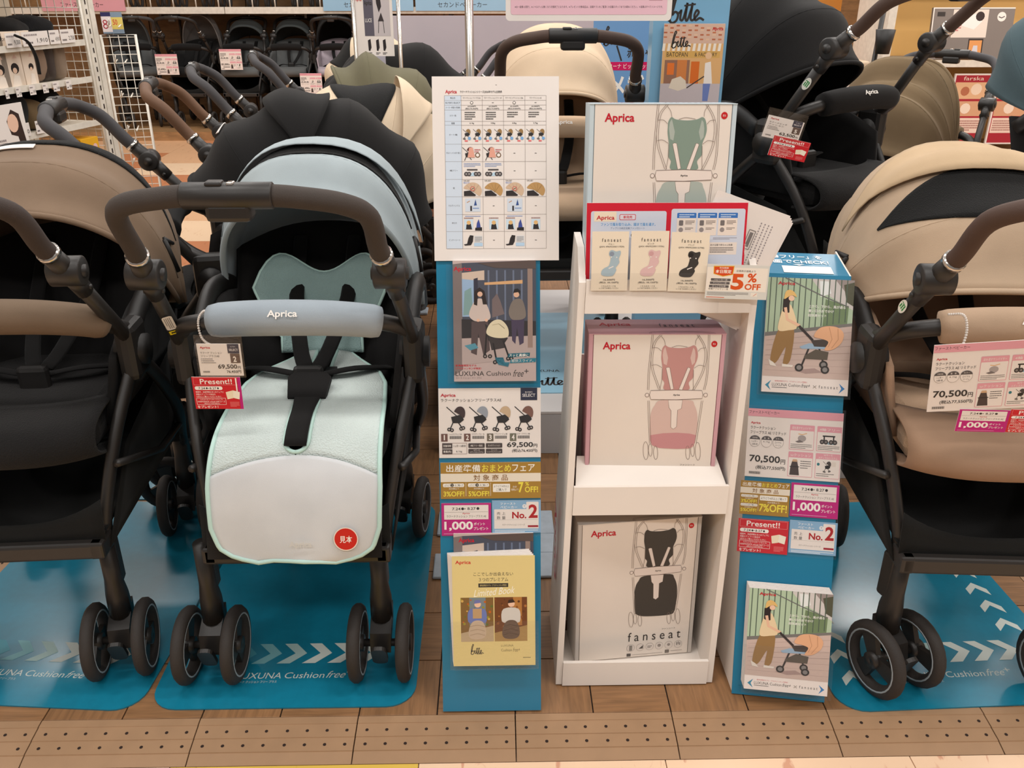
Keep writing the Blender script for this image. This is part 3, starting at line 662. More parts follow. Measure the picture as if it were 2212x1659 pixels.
def photo_street(c, x0, y0, W, H):
    X = lambda u: x0 + u * W; Y = lambda v: y0 + v * H
    def po(q, col): c.poly([(X(a), Y(b_)) for a, b_ in q], col)
    po([(0, 0), (1, 0), (1, .62), (0, .62)], (176, 196, 166)); po([(.5, 0), (1, 0), (1, .3), (.62, .12)], (206, 200, 196)); po([(.78, 0), (1, 0), (1, .22)], (150, 138, 134)); po([(.68, .2), (.95, .26), (.94, .5), (.66, .5)], (112, 132, 96)); po([(.88, .05), (1, .02), (1, .26), (.92, .22)], (84, 84, 66))
    po([(.6, .02), (.7, .02), (.74, .14), (.62, .18)], (226, 230, 228))
    for k in range(14):
        u = .03 + .068 * k; po([(u, 0), (u + .012, 0), (u + .008, .58 - .012 * k), (u - .004, .58 - .012 * k)], (84, 98, 84))
    c.line([(X(.2), Y(.0)), (X(.62), Y(.16)), (X(.95), Y(.27))], .012 * W, (110, 108, 106))
    po([(0, .56), (1, .45), (1, 1), (0, 1)], (200, 178, 168)); po([(0, .56), (1, .43), (1, .46), (0, .6)], (120, 116, 112))
    for k in range(7): c.line([(X(.02), Y(.64 + .05 * k)), (X(1), Y(.52 + .07 * k))], .004 * W, (178, 154, 146))
    # woman with hat
    c.sp([(X(a), Y(b_)) for a, b_ in [(.16, .52), (.33, .5), (.32, .8), (.27, .88), (.23, .86), (.25, .7), (.15, .86), (.08, .82)]], (150, 116, 72)); c.sp([(X(a), Y(b_)) for a, b_ in [(.2, .29), (.25, .265), (.3, .3), (.37, .49), (.27, .53), (.15, .53), (.17, .38)]], (228, 204, 164))
    po([(.19, .22), (.23, .17), (.28, .19), (.265, .26), (.27, .35), (.23, .36), (.19, .34)], (46, 36, 34)); c.circ(X(.285), Y(.205), .035 * W, (232, 192, 164), 12); c.sp([(X(a), Y(b_)) for a, b_ in [(.2, .2), (.215, .14), (.26, .12), (.31, .14), (.345, .19), (.28, .175), (.21, .215)]], (222, 182, 112))
    c.line([(X(.22), Y(.3)), (X(.25), Y(.42)), (X(.4), Y(.48))], .035 * W, (228, 184, 154)); po([(.06, .83), (.12, .86), (.16, .9), (.08, .89)], (222, 214, 204)); po([(.22, .87), (.35, .88), (.34, .9), (.22, .9)], (222, 214, 204))
    # stroller
    po([(.36, .93), (.6, .9), (.7, .94), (.5, .96)], (166, 142, 136))
    c.line([(X(.39), Y(.48)), (X(.56), Y(.62))], .03 * W, (58, 50, 50)); c.line([(X(.52), Y(.7)), (X(.44), Y(.9))], .022 * W, (60, 54, 52)); c.line([(X(.64), Y(.7)), (X(.72), Y(.9))], .022 * W, (60, 54, 52))
    po([(.47, .78), (.6, .71), (.75, .73), (.74, .81), (.48, .81)], (92, 84, 74)); po([(.41, .69), (.52, .65), (.7, .66), (.72, .7), (.44, .71)], (150, 176, 198)); po([(.54, .62), (.74, .6), (.76, .68), (.58, .68)], (74, 66, 62))
    c.sp([(X(a), Y(b_)) for a, b_ in [(.57, .58), (.62, .5), (.72, .47), (.84, .48), (.91, .54), (.89, .63), (.8, .7), (.7, .71), (.74, .63), (.66, .6)]], (222, 170, 132)); c.line([(X(.74), Y(.48)), (X(.78), Y(.6)), (X(.74), Y(.68))], .007 * W, (190, 140, 106)); c.line([(X(.84), Y(.49)), (X(.85), Y(.6)), (X(.78), Y(.69))], .007 * W, (190, 140, 106))
    for (a, b_) in ((.42, .9), (.7, .86), (.72, .91)): c.circ(X(a), Y(b_), .05 * W, (56, 52, 50), 14); c.circ(X(a), Y(b_), .03 * W, (130, 126, 124), 10)
def draw_street_brochure(c):      # 800 x 1140
    photo_street(c, 0, 0, 800, 980); aprica(c, 95, 38, 255, 80); WH = (240, 238, 232)
    c.tx('上から、下から、風が通る', 390, 255, 730, 285, WH, b=.01).tx('暑い日のおでかけ', 390, 302, 625, 330, WH, b=.01).tx('超快適セット', 390, 346, 560, 374, WH, b=.01)
    c.rect(0, 980, 800, 1140, (238, 228, 222)); c.poly([(85, 1020), (30, 1070), (85, 1120), (62, 1070)], (60, 140, 170)); c.poly([(715, 1020), (770, 1070), (715, 1120), (738, 1070)], (60, 130, 190))
    c.tx('販売店限定モデル（アカチャンホンポ限定）', 120, 1018, 420, 1034, RED).tx('LUXUNA', 95, 1046, 236, 1076, DK).tx('Cushion', 248, 1046, 360, 1076, DK).tx('free+', 368, 1040, 450, 1080, DK, sh=.4).tx('×', 475, 1050, 510, 1082, (160, 150, 140)); fanseat(c, 530, 1046, 705, 1078, DK); c.gk(95, 1084, 235, 1096, DK)
def draw_elevator_brochure(c):    # 960 x 1425
    photo_elevator(c, 0, 0, 960, 1425); aprica(c, 10, 70, 215, 135)
    T_ = (40, 120, 140); W_ = (244, 240, 232)
    c.poly([(640, 1095), (890, 1085), (885, 1130), (630, 1140)], T_).poly([(665, 1165), (960, 1150), (955, 1198), (655, 1210)], T_)
    c.tx('スッと真横に', 645, 1098, 872, 1132, W_, b=.01, sh=.1).tx('軽快スライド。', 672, 1162, 930, 1200, W_, b=.01, sh=.1)
    c.tx('販売店限定モデル', 20, 1222, 265, 1246, RED, b=.015).tx('（アカチャンホンポ限定）', 20, 1258, 320, 1282, RED, b=.015)
    c.tx('LUXUNA', 18, 1304, 352, 1358, DK).tx('Cushion', 378, 1304, 662, 1358, DK).tx('free', 690, 1290, 815, 1372, DK, sh=.4).tx('+', 822, 1282, 872, 1332, DK).tx('ラクーナ クッション フリー プラス', 20, 1374, 320, 1394, DK)
def draw_price_luxuna(c):         # 1067 x 735
    aprica(c, 22, 55, 180, 97); c.tx('ラクーナクッションフリープラスAE', 24, 108, 655, 142, DK)
    c.rect(857, 0, 1030, 130, NAVY).tx("BUYER'S", 905, 36, 980, 54, (220, 216, 214)).tx('SELECT', 876, 62, 1010, 94, (236, 232, 230), b=.01)
    for k, (hc, bc, nm) in enumerate((((66, 50, 50), (112, 80, 72), 'ショコラブラック BK'), ((150, 156, 166), (112, 80, 72), 'クラウディブルー BL'), ((198, 172, 140), (110, 100, 86), 'フランベージュ BE'), ((124, 88, 76), (110, 108, 92), 'ビターブラウン BR'))):
        x = 185 + 237 * k; mini_stroller(c, x, 310, 185, hc); c.rect(22 + 240 * k, 478, 90 + 240 * k, 560, bc).tx('1234'[k], (50 if k == 0 else 42) + 240 * k, 490, (62 if k == 0 else 72) + 240 * k, 546, (240, 234, 228), b=.02)
        c.tx(nm, 104 + 238 * k, 474, 240 + 238 * k, 492, DK)
        for q in range(22): c.rect(110 + 238 * k + q * 5.8, 502, 110 + 238 * k + q * 5.8 + (2 + q * 7 % 3), 534, DK)
    for (a, b_, t) in ((34, 580, '対象年齢'), (34, 642, '重量(約)')): c.rect(a, b_, a + 104, b_ + 54, (74, 64, 62)).tx(t, a + 10, b_ + 14, a + 92, b_ + 40, PAP, b=.01)
    c.box(34, 578, 290, 692, 3, (120, 90, 84)).tx('1ヵ月〜3歳頃', 150, 596, 278, 620, DK).tx('6.1kg', 178, 656, 240, 680, DK)
    for (a, b_, t, t2) in ((306, 580, '4輪フリー機能', None), (490, 580, 'オメガクッション', None), (306, 640, 'Wサーモ', 'メディカルシステム'), (490, 640, 'フィット', 'リクライニング')):
        c.rr(a, b_, a + 172, b_ + 50, 8, (74, 64, 62))
        if t2: c.tx(t, a + 55, b_ + 6, a + 118, b_ + 22, PAP).tx(t2, a + 14, b_ + 26, a + 158, b_ + 43, PAP)
        else: c.tx(t, a + 22, b_ + 14, a + 150, b_ + 36, PAP)
    c.tx('69,500', 712, 572, 985, 634, DK, b=.02).tx('円', 990, 592, 1030, 628, DK, b=.01).tx('(税込76,450円)', 764, 644, 1030, 684, DK, b=.008)
def draw_omatome(c):              # 1047 x 355
    Y_ = (238, 222, 74); W_ = (244, 240, 230)
    c.rect(0, 0, 1047, 355, GOLD); c.tx('出産準備', 60, 22, 415, 94, W_, b=.012).tx('おまとめ', 432, 22, 735, 94, Y_, b=.012).tx('フェア', 748, 22, 985, 92, W_, b=.012)
    c.rect(0, 108, 1047, 190, (234, 224, 206)).tx('対 象 商 品', 342, 120, 702, 180, (140, 96, 36), b=.008)
    for (x0, x1, n, t) in ((24, 245, '2', '3%OFF!'), (285, 506, '3', '5%OFF!')):
        c.rr(x0, 205, x1, 240, 12, W_).tx('よりどり', x0 + 16, 212, x0 + 78, 234, DK).circ((x0 + x1) / 2 - 15, 222, 17, (40, 32, 24)).tx(n, (x0 + x1) / 2 - 21, 212, (x0 + x1) / 2 - 9, 233, W_).tx('点ご購入で', x0 + 120, 212, x1 - 10, 234, DK)
        c.tx('合計価格より', x0 + 60, 248, x1 - 55, 264, W_).tx(t, x0 + 4, 282, x1, 332, Y_, b=.018)
    c.rect(262, 200, 265, 330, W_).rect(520, 200, 523, 330, W_)
    c.rr(545, 212, 725, 292, 6, W_).tx('よりどり4点以上', 556, 224, 714, 246, DK).tx('ご購入で', 580, 256, 690, 282, DK).tx('合計', 752, 232, 796, 252, W_).tx('価格より', 736, 258, 812, 280, W_)
    c.tx('7', 812, 196, 866, 300, Y_, b=.03).tx('%', 884, 196, 924, 232, Y_, b=.02).tx('OFF!', 880, 240, 1018, 298, Y_, b=.02)
def draw_omatome_small(c):        # 500 x 340
    Y_ = (238, 222, 74); W_ = (244, 240, 230); c.rect(0, 0, 500, 340, GOLD)
    c.tx('出産準備', 20, 14, 210, 56, W_, b=.012).tx('おまとめ', 216, 14, 372, 56, Y_, b=.012).tx('フェア', 378, 16, 490, 54, W_, b=.012); c.rect(0, 66, 500, 126, (234, 224, 206)).tx('対 象 商 品', 120, 74, 385, 118, (140, 96, 36), b=.008)
    for (y, t) in ((140, '3%OFF!'), (230, '5%OFF!')): c.rr(10, y, 180, y + 26, 9, W_).tx('よりどり2点ご購入で' if y < 200 else 'よりどり3点ご購入で', 18, y + 5, 172, y + 21, DK).tx('合計価格より', 50, y + 32, 136, y + 44, W_).tx(t, 12, y + 48, 172, y + 82, Y_, b=.018)
    c.rr(200, 140, 480, 190, 10, W_).tx('よりどり4点以上ご購入で', 212, 152, 468, 178, DK).tx('合計価格より', 280, 198, 400, 216, W_).tx('7%OFF!', 198, 224, 480, 302, Y_, b=.022); c.rect(188, 140, 190, 300, W_)
def draw_points(c):               # 520 x 355
    W_ = (246, 240, 236); c.rect(0, 0, 520, 355, MAG).rect(28, 22, 492, 178, PAP).tx('7.24', 112, 48, 200, 78, DK, b=.015).circ(222, 62, 15, DK).tx('▶', 242, 54, 256, 70, DK).tx('8.27', 272, 46, 358, 76, DK, b=.015).circ(382, 60, 15, DK); c.rect(34, 96, 486, 99, (150, 140, 136)); aprica(c, 218, 104, 296, 124)
    c.tx('ラクーナクッション フリープラス AE', 54, 130, 468, 158, DK).tx('1,000', 28, 200, 328, 305, W_, b=.03).tx('ポイント', 338, 212, 456, 244, W_, b=.015).tx('プレゼント', 336, 262, 490, 296, W_, b=.015).gk(22, 330, 402, 340, (230, 170, 205))
def draw_no2(c):                  # 515 x 340
    c.rect(0, 0, 515, 340, (136, 178, 212)).tx('ファースト', 88, 22, 250, 48, (244, 244, 244), b=.012).tx('ベビーカー', 88, 56, 266, 84, (244, 244, 244), b=.012)
    c.rr(22, 92, 492, 296, 6, PAP).rr(362, 16, 492, 110, 8, PAP).circ(342, 62, 22, (232, 236, 240)).tx('で', 332, 52, 352, 72, DK)
    c.tx('売 上', 50, 120, 142, 152, DK).tx('数 量', 50, 164, 142, 198, DK).tx('No.', 212, 120, 362, 190, (176, 24, 30), b=.03).tx('2', 386, 44, 482, 186, (176, 24, 30), b=.03)
    c.rect(30, 202, 484, 204, (180, 172, 168)).tx('ラクーナクッション シリーズ', 108, 246, 346, 264, DK).rect(378, 262, 488, 282, (160, 24, 44)).gk(28, 306, 486, 334, (226, 234, 240), 2)
def draw_present(c, pink=False):  # 510 x 340
    W_ = (248, 242, 236); c.rect(0, 0, 510, 340, (204, 24, 40)); c.box(18, 8, 496, 82, 3, (236, 150, 150)).tx('Present!!', 84, 20, 420, 74, W_, b=.012)
    if pink: c.rect(480, 0, 510, 340, MAG); c.rect(456, 10, 470, 155, W_)
    c.rr(20, 98, 312, 136, 18, W_).tx('7.24', 58, 106, 128, 130, DK, b=.01).circ(146, 118, 10, DK).tx('▶', 160, 112, 170, 124, DK).tx('8.27', 176, 106, 246, 130, DK, b=.01).circ(264, 118, 10, DK)
    c.tx('期間中、出産準備おまとめフェアに', 24, 148, 318, 168, W_).tx('掲載のアップリカ製品を', 24, 174, 230, 192, W_).tx('3点以上ご購入いただいた方に、', 24, 198, 294, 216, W_)
    c.box(22, 224, 330, 292, 3, W_).tx('カタログギフト(カードタイプ)', 60, 230, 296, 248, W_).tx('HARMONICK e-book HAFコース', 30, 252, 320, 270, W_).tx('(税込4,790円相当)', 96, 274, 262, 288, W_).tx('をプレゼント！', 22, 302, 240, 332, W_, b=.015)
    c.poly([(340, 160), (420, 140), (412, 224), (350, 236)], (242, 228, 200)).poly([(420, 140), (490, 158), (478, 236), (412, 220)], (246, 238, 220)).gk(372, 262, 470, 318, (232, 120, 120), 5)
def draw_price_limited(c, price='70,500', tax='(税込77,550円)', near=True):        # 1000 x 690, four pink feature boxes
    PK = (226, 160, 172); c.rect(0, 0, 1000, 78, PK).tx('ファーストベビーカー', 10, 18, 330, 52, DK)
    if near: aprica(c, 34, 132, 136, 160); c.tx('ラクーナクッション', 34, 176, 300, 208, DK).tx('フリープラス AE リミテッド', 34, 222, 412, 256, DK)
    else: c.gk(34, 130, 300, 250, DK, 3, .5)
    for k, (a, b_, d) in enumerate((('対象年齢', '1ヵ月〜', '3歳頃'), ('重　量', '6.1kg', ''), ('カラー', 'ロイヤル', 'ベージュ'))):
        x = 86 + 124 * k; c.circ(x, 330, 58, (140, 132, 128), 24).circ(x, 330, 55, PAP, 24).poly([(x + 56 * math.cos(PI + PI * q / 10), 312 + 40 * math.sin(PI + PI * q / 10)) for q in range(11)], (88, 82, 82)).tx(a, x - 28, 286, x + 28, 302, PAP).tx(b_, x - 34, 322, x + 34, 342, DK)
        if d: c.tx(d, x - 30, 350, x + 30, 370, DK)
    c.tx(price, 40, 470, 365, 550, DK, b=.02).tx('円', 372, 500, 420, 548, DK, b=.01)
    if tax: c.tx(tax, 112, 572, 425, 616, DK, b=.01)
    else: c.gk(112, 572, 425, 616, DK, 1, .6)
    for q in range(20): c.rect(44 + q * 6, 636, 44 + q * 6 + 2 + q * 5 % 3, 662, DK)
    for (x, y, t, t2) in ((450, 140, '目を透すサンバイザー', None), (735, 140, '4輪フリー', None), (450, 412, 'ωクッション', None), (735, 412, 'Wサーモ', 'メディカルシステム')):
        c.rr(x, y, x + 258, y + 250, 8, PK).rr(x + 5, y + 58, x + 253, y + 245, 6, PAP)
        if t2: c.tx(t, x + 84, y + 6, x + 176, y + 26, WHITE_INK).tx(t2, x + 30, y + 32, x + 228, y + 54, WHITE_INK)
        else: c.tx(t, x + 24, y + 18, x + 236, y + 46, WHITE_INK)
        if (x, y) == (450, 140): c.circ(x + 130, y + 135, 44, (168, 160, 158), 14, 34).poly([(x + 60, y + 168), (x + 110, y + 150), (x + 150, y + 172), (x + 90, y + 180)], (120, 112, 110)).line([(x + 90, y + 90), (x + 130, y + 96), (x + 180, y + 82)], 8, (222, 176, 120)); c.gk(x + 16, y + 188, x + 240, y + 240, DK, 3, .35)
        elif (x, y) == (735, 140):
            c.poly([(x + 70, y + 150), (x + 220, y + 165), (x + 180, y + 180), (x + 120, y + 180)], (150, 184, 200)); c.rect(x + 60, y + 90, x + 190, y + 104, (44, 38, 38)).rect(x + 70, y + 90, x + 84, y + 150, (44, 38, 38)).rect(x + 168, y + 90, x + 182, y + 150, (44, 38, 38))
            for q in (56, 96, 150, 190): c.circ(x + q, y + 156, 24, (58, 52, 52), 14).circ(x + q, y + 156, 12, (130, 124, 122), 10)
            c.gk(x + 16, y + 190, x + 240, y + 240, DK, 3, .35)
        elif (x, y) == (450, 412): c.poly([(x + 20, y + 235), (x + 28, y + 150), (x + 44, y + 90), (x + 66, y + 76), (x + 94, y + 90), (x + 110, y + 150), (x + 122, y + 235)], (74, 62, 60)).poly([(x + 40, y + 100), (x + 50, y + 76), (x + 92, y + 76), (x + 100, y + 100)], (206, 168, 132)).line([(x + 20, y + 150), (x + 120, y + 150)], 8, (44, 38, 38)); c.gk(x + 130, y + 80, x + 240, y + 170, DK, 4, .35)
        else: mini_stroller(c, x + 125, y + 128, 80, (74, 66, 64)); c.circ(x + 32, y + 110, 15, (50, 120, 130)); c.rect(x + 170, y + 80, x + 215, y + 126, (226, 216, 206)); c.gk(x + 16, y + 196, x + 200, y + 234, DK, 2, .35)
def draw_limited_book(c):         # 660 x 890
    c.rect(0, 0, 660, 890, (222, 202, 138)); aprica(c, 26, 30, 150, 66, (200, 34, 40)); c.tx('ここでしか出会えない', 170, 126, 486, 156, DK).tx('３つのプレミアム', 212, 170, 446, 200, DK)
    c.rect(208, 216, 446, 248, DK).tx('販売店限定モデル（アカチャンホンポ限定）', 220, 224, 434, 240, (222, 202, 138)).tx('Limited Book', 166, 256, 500, 312, (246, 240, 224), sh=.45, rot=-5)
    for k, x in enumerate((64, 334)):
        c.rect(x, 330, x + 262, 690, (128, 96, 52) if k == 0 else (112, 66, 34)); c.rect(x + (70 if k == 0 else 150), 330, x + (200 if k == 0 else 220), 560, (120, 132, 136) if k == 0 else (176, 120, 60)); c.poly([(x, 620), (x + 262, 560), (x + 262, 690), (x, 690)], (186, 164, 132) if k == 0 else (168, 134, 82))
        for q in range(26): c.circ(x + (q * 53 % 250) + 6, 345 + (q * 37 % 230), 7 + q % 5, ((150, 140, 40), (190, 96, 30), (96, 110, 50), (206, 166, 90))[q % 4] if k == 0 else ((140, 84, 40), (96, 56, 30), (170, 110, 56), (120, 70, 36))[q % 4], 8)
        cx = x + 132
        c.sp([(cx - 60, 425), (cx + 60, 425), (cx + 74, 520), (cx + 40, 540), (cx - 45, 540), (cx - 76, 515)], (110, 122, 178) if k == 0 else (206, 200, 192))
        if k == 0: c.rect(cx - 36, 420, cx + 36, 500, (186, 152, 112))
        c.circ(cx + 4, 384, 27, (232, 190, 162), 14); c.poly([(cx - 26, 380), (cx - 18, 352), (cx + 18, 348), (cx + 34, 372)], (112, 116, 170) if k == 0 else (58, 40, 30))
        c.sp([(cx - 70, 640), (cx - 66, 580), (cx - 40, 530), (cx, 516), (cx + 42, 528), (cx + 66, 580), (cx + 66, 640), (cx + 30, 668), (cx - 40, 668)], (196, 174, 150) if k == 0 else (104, 84, 70))
        for q in (555, 590, 625): c.curve([(cx - 60, q + 12), (cx, q), (cx + 60, q + 14)], 4, (160, 138, 112) if k == 0 else (80, 62, 50))
    bitte(c, 140, 750, 76, DK); c.tx('Cushion', 186, 784, 232, 796, DK, sh=.3).tx('LUXUNA', 384, 718, 484, 734, (120, 104, 70)).tx('Cushion', 384, 752, 470, 774, (120, 104, 70)).tx('free+', 478, 744, 536, 778, (120, 104, 70), sh=.4).gk(560, 822, 622, 830, DK)
def draw_chart(c):                # 1075 x 1565
    aprica(c, 112, 112, 210, 150); c.tx('ラクーナクッションシリーズ(2026年モデル)比較表', 238, 118, 592, 142, DK, b=.01)
    cx = [105, 245, 424, 604, 786, 966]; ry = [160, 200, 240, 280, 375, 408, 568, 715, 866, 1014, 1166, 1312, 1460]
    c.rect(105, 160, 245, 1460, (204, 216, 230))
    for y in ry: c.rect(105, y - 1, 966, y + 1, (130, 120, 116))
    for x in cx: c.rect(x - 1, 160, x + 1, 1460, (130, 120, 116))
    for k, t in enumerate(('製品名', "BUYER'S SELECT", 'メーカー希望小売価格', 'カラー数', '重量', 'オート4輪', '手元ハンドル切り替え', '4輪フリー', '幌', 'マルチハンドル', '持ち方', 'インナーシート')):
        wd = min(122, 14 * len(t)); y = (ry[k] + ry[k + 1]) / 2; c.tx(t, 175 - wd / 2, y - 8, 175 + wd / 2, y + 8, DK)
    pr = (('ラクーナクッション フリープラスAE', '69,500円', '(税込:76,450円)', '6.1kg', 4), ('ラクーナクッションフリー AF', '63,500円', '(税込:73,000円)', '5.8kg', 4), ('ラクーナビッテクッション 2026', '63,500円', '(税込:69,850円)', '6.0kg', 3), ('ラクーナクッション AE', '60,000円', '(税込:66,000円)', '5.7kg', 3))
    for k, (a, b_, d, kg, n) in enumerate(pr):
        x = (cx[k + 1] + cx[k + 2]) / 2; wd = 150 if k != 3 else 100; even = k % 2 == 0
        c.tx(a, x - wd / 2, 172, x + wd / 2, 188, DK)
        if even: c.circ(x, 220, 13, DK, 20).circ(x, 220, 9, PAP, 20)
        else: c.rect(x - 8, 218, x + 8, 222, DK)
        c.tx(b_, x - 34, 244, x + 34, 257, DK, b=.01).tx(d, x - 54, 262, x + 54, 278, DK, b=.01).gk(x - 60, 292, x + 30, 292 + 18 * n, DK, n, .5).tx(kg, x - 18, 384, x + 18, 400, DK, b=.01)
        for s in (-44, 44): mini_stroller(c, x + s, 480, 62, (150, 118, 72)); c.circ(x + s + 22, 518, 13, (120, 170, 220), 12); c.rect(x + s - 18, 534, x + s + 8, 546, (226, 110, 110))
        if k < 2:
            mini_stroller(c, x - 34, 650, 90, (90, 40, 36), wheels=False); c.poly([(x - 24, 596), (x + 6, 596), (x + 24, 680), (x - 40, 680)], (222, 160, 140)); c.circ(x + 46, 660, 22, (110, 80, 50), 12).circ(x + 46, 660, 14, PAP, 12); c.gk(x + 20, 606, x + 70, 640, (180, 60, 70), 2, .4)
            c.rect(x - 46, 778, x + 44, 790, (70, 64, 64)); c.poly([(x - 30, 838), (x + 76, 836), (x + 40, 806), (x, 806)], (184, 212, 230))
            for q in (-52, -28, 30, 56): c.circ(x + q, 820, 19, (70, 64, 64), 12).circ(x + q, 820, 9, (150, 144, 142), 8)
            c.gk(x - 72, 726, x + 70, 762, (90, 130, 190), 3, .4)
        else: c.rect(x - 8, 642, x + 8, 646, DK).rect(x - 8, 792, x + 8, 796, DK)
        hc = (206, 178, 150) if even else (186, 146, 92)
        c.poly([(x - 74, 1008), (x - 74, 966), (x - 20, 960), (x + 30, 1000), (x + 20, 1008)], (46, 40, 40)); c.sp([(x - 76, 940), (x - 40, 902), (x + 10, 892), (x + 56, 912), (x + 80, 960), (x + 60, 1006), (x + 20, 980), (x - 20, 956)], hc)
        for q in range(4): c.line([(x + 10, 975), (x - 50 + 34 * q, 905 + (10 if q in (0, 3) else 0))], 2, tuple(int(v * .8) for v in hc))
        c.tx('YAML BEST', x - 78, 872, x - 22, 884, DK)
        if even: c.circ(x, 946, 20, RED, 16).circ(x, 946, 16, hc, 16).line([(x - 12, 952), (x + 12, 940)], 5, DK).tx('BBALE UV', x - 76, 888, x - 26, 900, (60, 110, 190))
        if even: c.rect(x - 64, 1030, x + 66, 1142, (206, 216, 228)).line([(x - 50, 1064), (x - 24, 1050)], 8, (190, 150, 120)).poly([(x + 10, 1090), (x + 24, 1036), (x + 36, 1088)], (50, 80, 140)).rect(x - 22, 1092, x - 6, 1136, (60, 56, 60)).gk(x + 2, 1106, x + 56, 1120, (90, 130, 190))
        else: c.rect(x - 8, 1090, x + 8, 1094, DK)
        xx = x - 36 if even else x; c.rect(xx - 38, 1208, xx + 38, 1294, (200, 220, 234)).poly([(xx - 24, 1294), (xx - 20, 1252), (xx + 18, 1246), (xx + 28, 1294)], (44, 40, 42)).circ(xx, 1236, 18, (222, 180, 120), 12); c.gk(xx - 40, 1190, xx + 40, 1204, (150, 110, 110))
        if even: c.poly([(x + 26, 1300), (x + 34, 1240), (x + 50, 1206), (x + 62, 1250), (x + 70, 1300)], (60, 76, 150)).poly([(x + 18, 1304), (x + 20, 1280), (x + 78, 1276), (x + 78, 1306)], (40, 36, 38)); c.gk(x - 66, 1176, x + 66, 1186, (110, 140, 200))
        if even: c.poly([(x - 80, 1424), (x - 52, 1418), (x - 40, 1370), (x - 26, 1344), (x + 4, 1348), (x - 2, 1400), (x - 18, 1430), (x - 70, 1434)], (44, 38, 38)).rect(x + 12, 1350, x + 80, 1404, (214, 216, 218)).rect(x + 8, 1410, x + 82, 1440, (178, 206, 230)); c.gk(x + 16, 1356, x + 76, 1400, (120, 116, 116), 5, .5)
        else: c.rect(x - 8, 1386, x + 8, 1390, DK)
    c.rect(538, 70, 548, 73, DK)
# ================================================================== LEFT TEAL BANNER STAND
LM = standM(Vector((-.0145, 1.268, .004)), 0, R(18.2))
lb = empty('banner_stand', M=LM, label='narrow teal banner stand leaning back beside the white display rack', cat='banner stand')
B().box(-.094, .094, 0, .005, 0, .9).build('panel', TEALB, lb)
b = B(); b.hexa([Vector(p) for p in ((-.05, .006, 0.0), (.05, .006, 0.0), (.05, .016, .0), (-.05, .016, .0), (-.05, .006, .62), (.05, .006, .62), (.05, .012, .62), (-.05, .012, .62))]); b.build('back_stay', WHITEC, lb)
b = B(); LI = LM.inverted()
def lw(x, y, z): return LI @ Vector((x, y, z))
b.tube([lw(-.05, 1.455, .53), lw(-.05, 1.62, .006)], .006, 6); b.tube([lw(.04, 1.455, .53), lw(.04, 1.62, .006)], .006, 6); b.build('prop_leg', WHITEC, lb)
def pocket(root, M, x0, y0, x1, y1, d=.004, name='clear_pocket'):
    x, z, w, h = pxbox(M, x0, y0, x1, y1)
    o = B().box(x - w / 2, x + w / 2, -d - .0006, -d, z, z + h).build(name, CLEAR, root); return o
def pcard(M, name, label, cat, px, W, H, draw, m=None, off=.0022, t=.0008, group=None, rot=0.):
    x, z, w, h = pxbox(M, *px)
    o, c = card(name, label, cat, M @ Matrix.Translation((x, -off, z)) @ Matrix.Rotation(rot, 4, 'Y'), w, h, W, H, m, t, group); draw(c); return o
pcard(LM, 'comparison_chart', 'laminated white comparison chart of strollers on top of the left teal banner', 'chart', (936, 166, 1207, 563), 1075, 1565, draw_chart, LAM, off=.004, t=.0012)
pcard(LM, 'brochure', 'brochure with a couple in an elevator, in the upper holder of the left banner', 'brochure', (980, 563, 1157, 822), 960, 1425, draw_elevator_brochure, off=.012, t=.008)
pcard(LM, 'price_card', 'white price card with four small strollers, 69,500 yen, on the left banner', 'price card', (948, 838, 1168, 988), 1067, 735, draw_price_luxuna)
pcard(LM, 'sale_card', 'wide gold fair card with three discount offers on the left banner', 'sale card', (952, 998, 1168, 1076), 1047, 355, draw_omatome)
pcard(LM, 'points_card', 'magenta 1,000 points card on the left teal banner', 'points card', (954, 1086, 1061, 1156), 520, 355, draw_points)
pcard(LM, 'ranking_card', 'light blue No.2 ranking card on the left teal banner', 'ranking card', (1063, 1080, 1168, 1150), 515, 340, draw_no2)
for q in ((966, 570, 1160, 826), (948, 834, 1168, 992), (951, 994, 1168, 1080), (953, 1080, 1168, 1158)): pocket(lb, LM, *q, d=.0125 if q[0] == 966 else .004)
# lower holder: a thick stack of cream booklets, with an elevator brochure sticking out behind
pcard(LM, 'brochure', 'brochure with an elevator photo sticking out behind the cream booklets', 'brochure', (981, 1150, 1152, 1330), 960, 1425 * .66, lambda c: (photo_elevator(c, 0, 0, 960, 1425 * .66 * 1.4), aprica(c, 60, 50, 250, 110)), off=.006, t=.004)
x, z, w, h = pxbox(LM, 980, 1192, 1155, 1424)
for k in range(5):
    M_ = LM @ Matrix.Translation((x - .0006 * (4 - k), -.011 - .0042 * k, z + .0012 * (4 - k))) @ Matrix.Rotation(R(-1.2 + .5 * k - 1), 4, 'Y')
    top = k == 4
    o, c = card('booklet', 'cream booklet with two strollers, top of the stack in the left banner holder' if top else 'cream booklet under the top one in the left banner holder', 'booklet', M_, w, h, 660, 890, card_mat('cream_cover', (222, 202, 138)) if top else WHITEP, .0038, None if top else 'booklets stacked in the left banner holder', prn=top)
    if top: draw_limited_book(c)
hb = B(); hb.box(x - w / 2 - .006, x + w / 2 + .006, -.034, -.0334, z - .005, z + h * .42); hb.box(x - w / 2 - .006, x + w / 2 + .006, -.034, 0, z - .006, z - .005); hb.build('booklet_holder', CLEAR, lb)
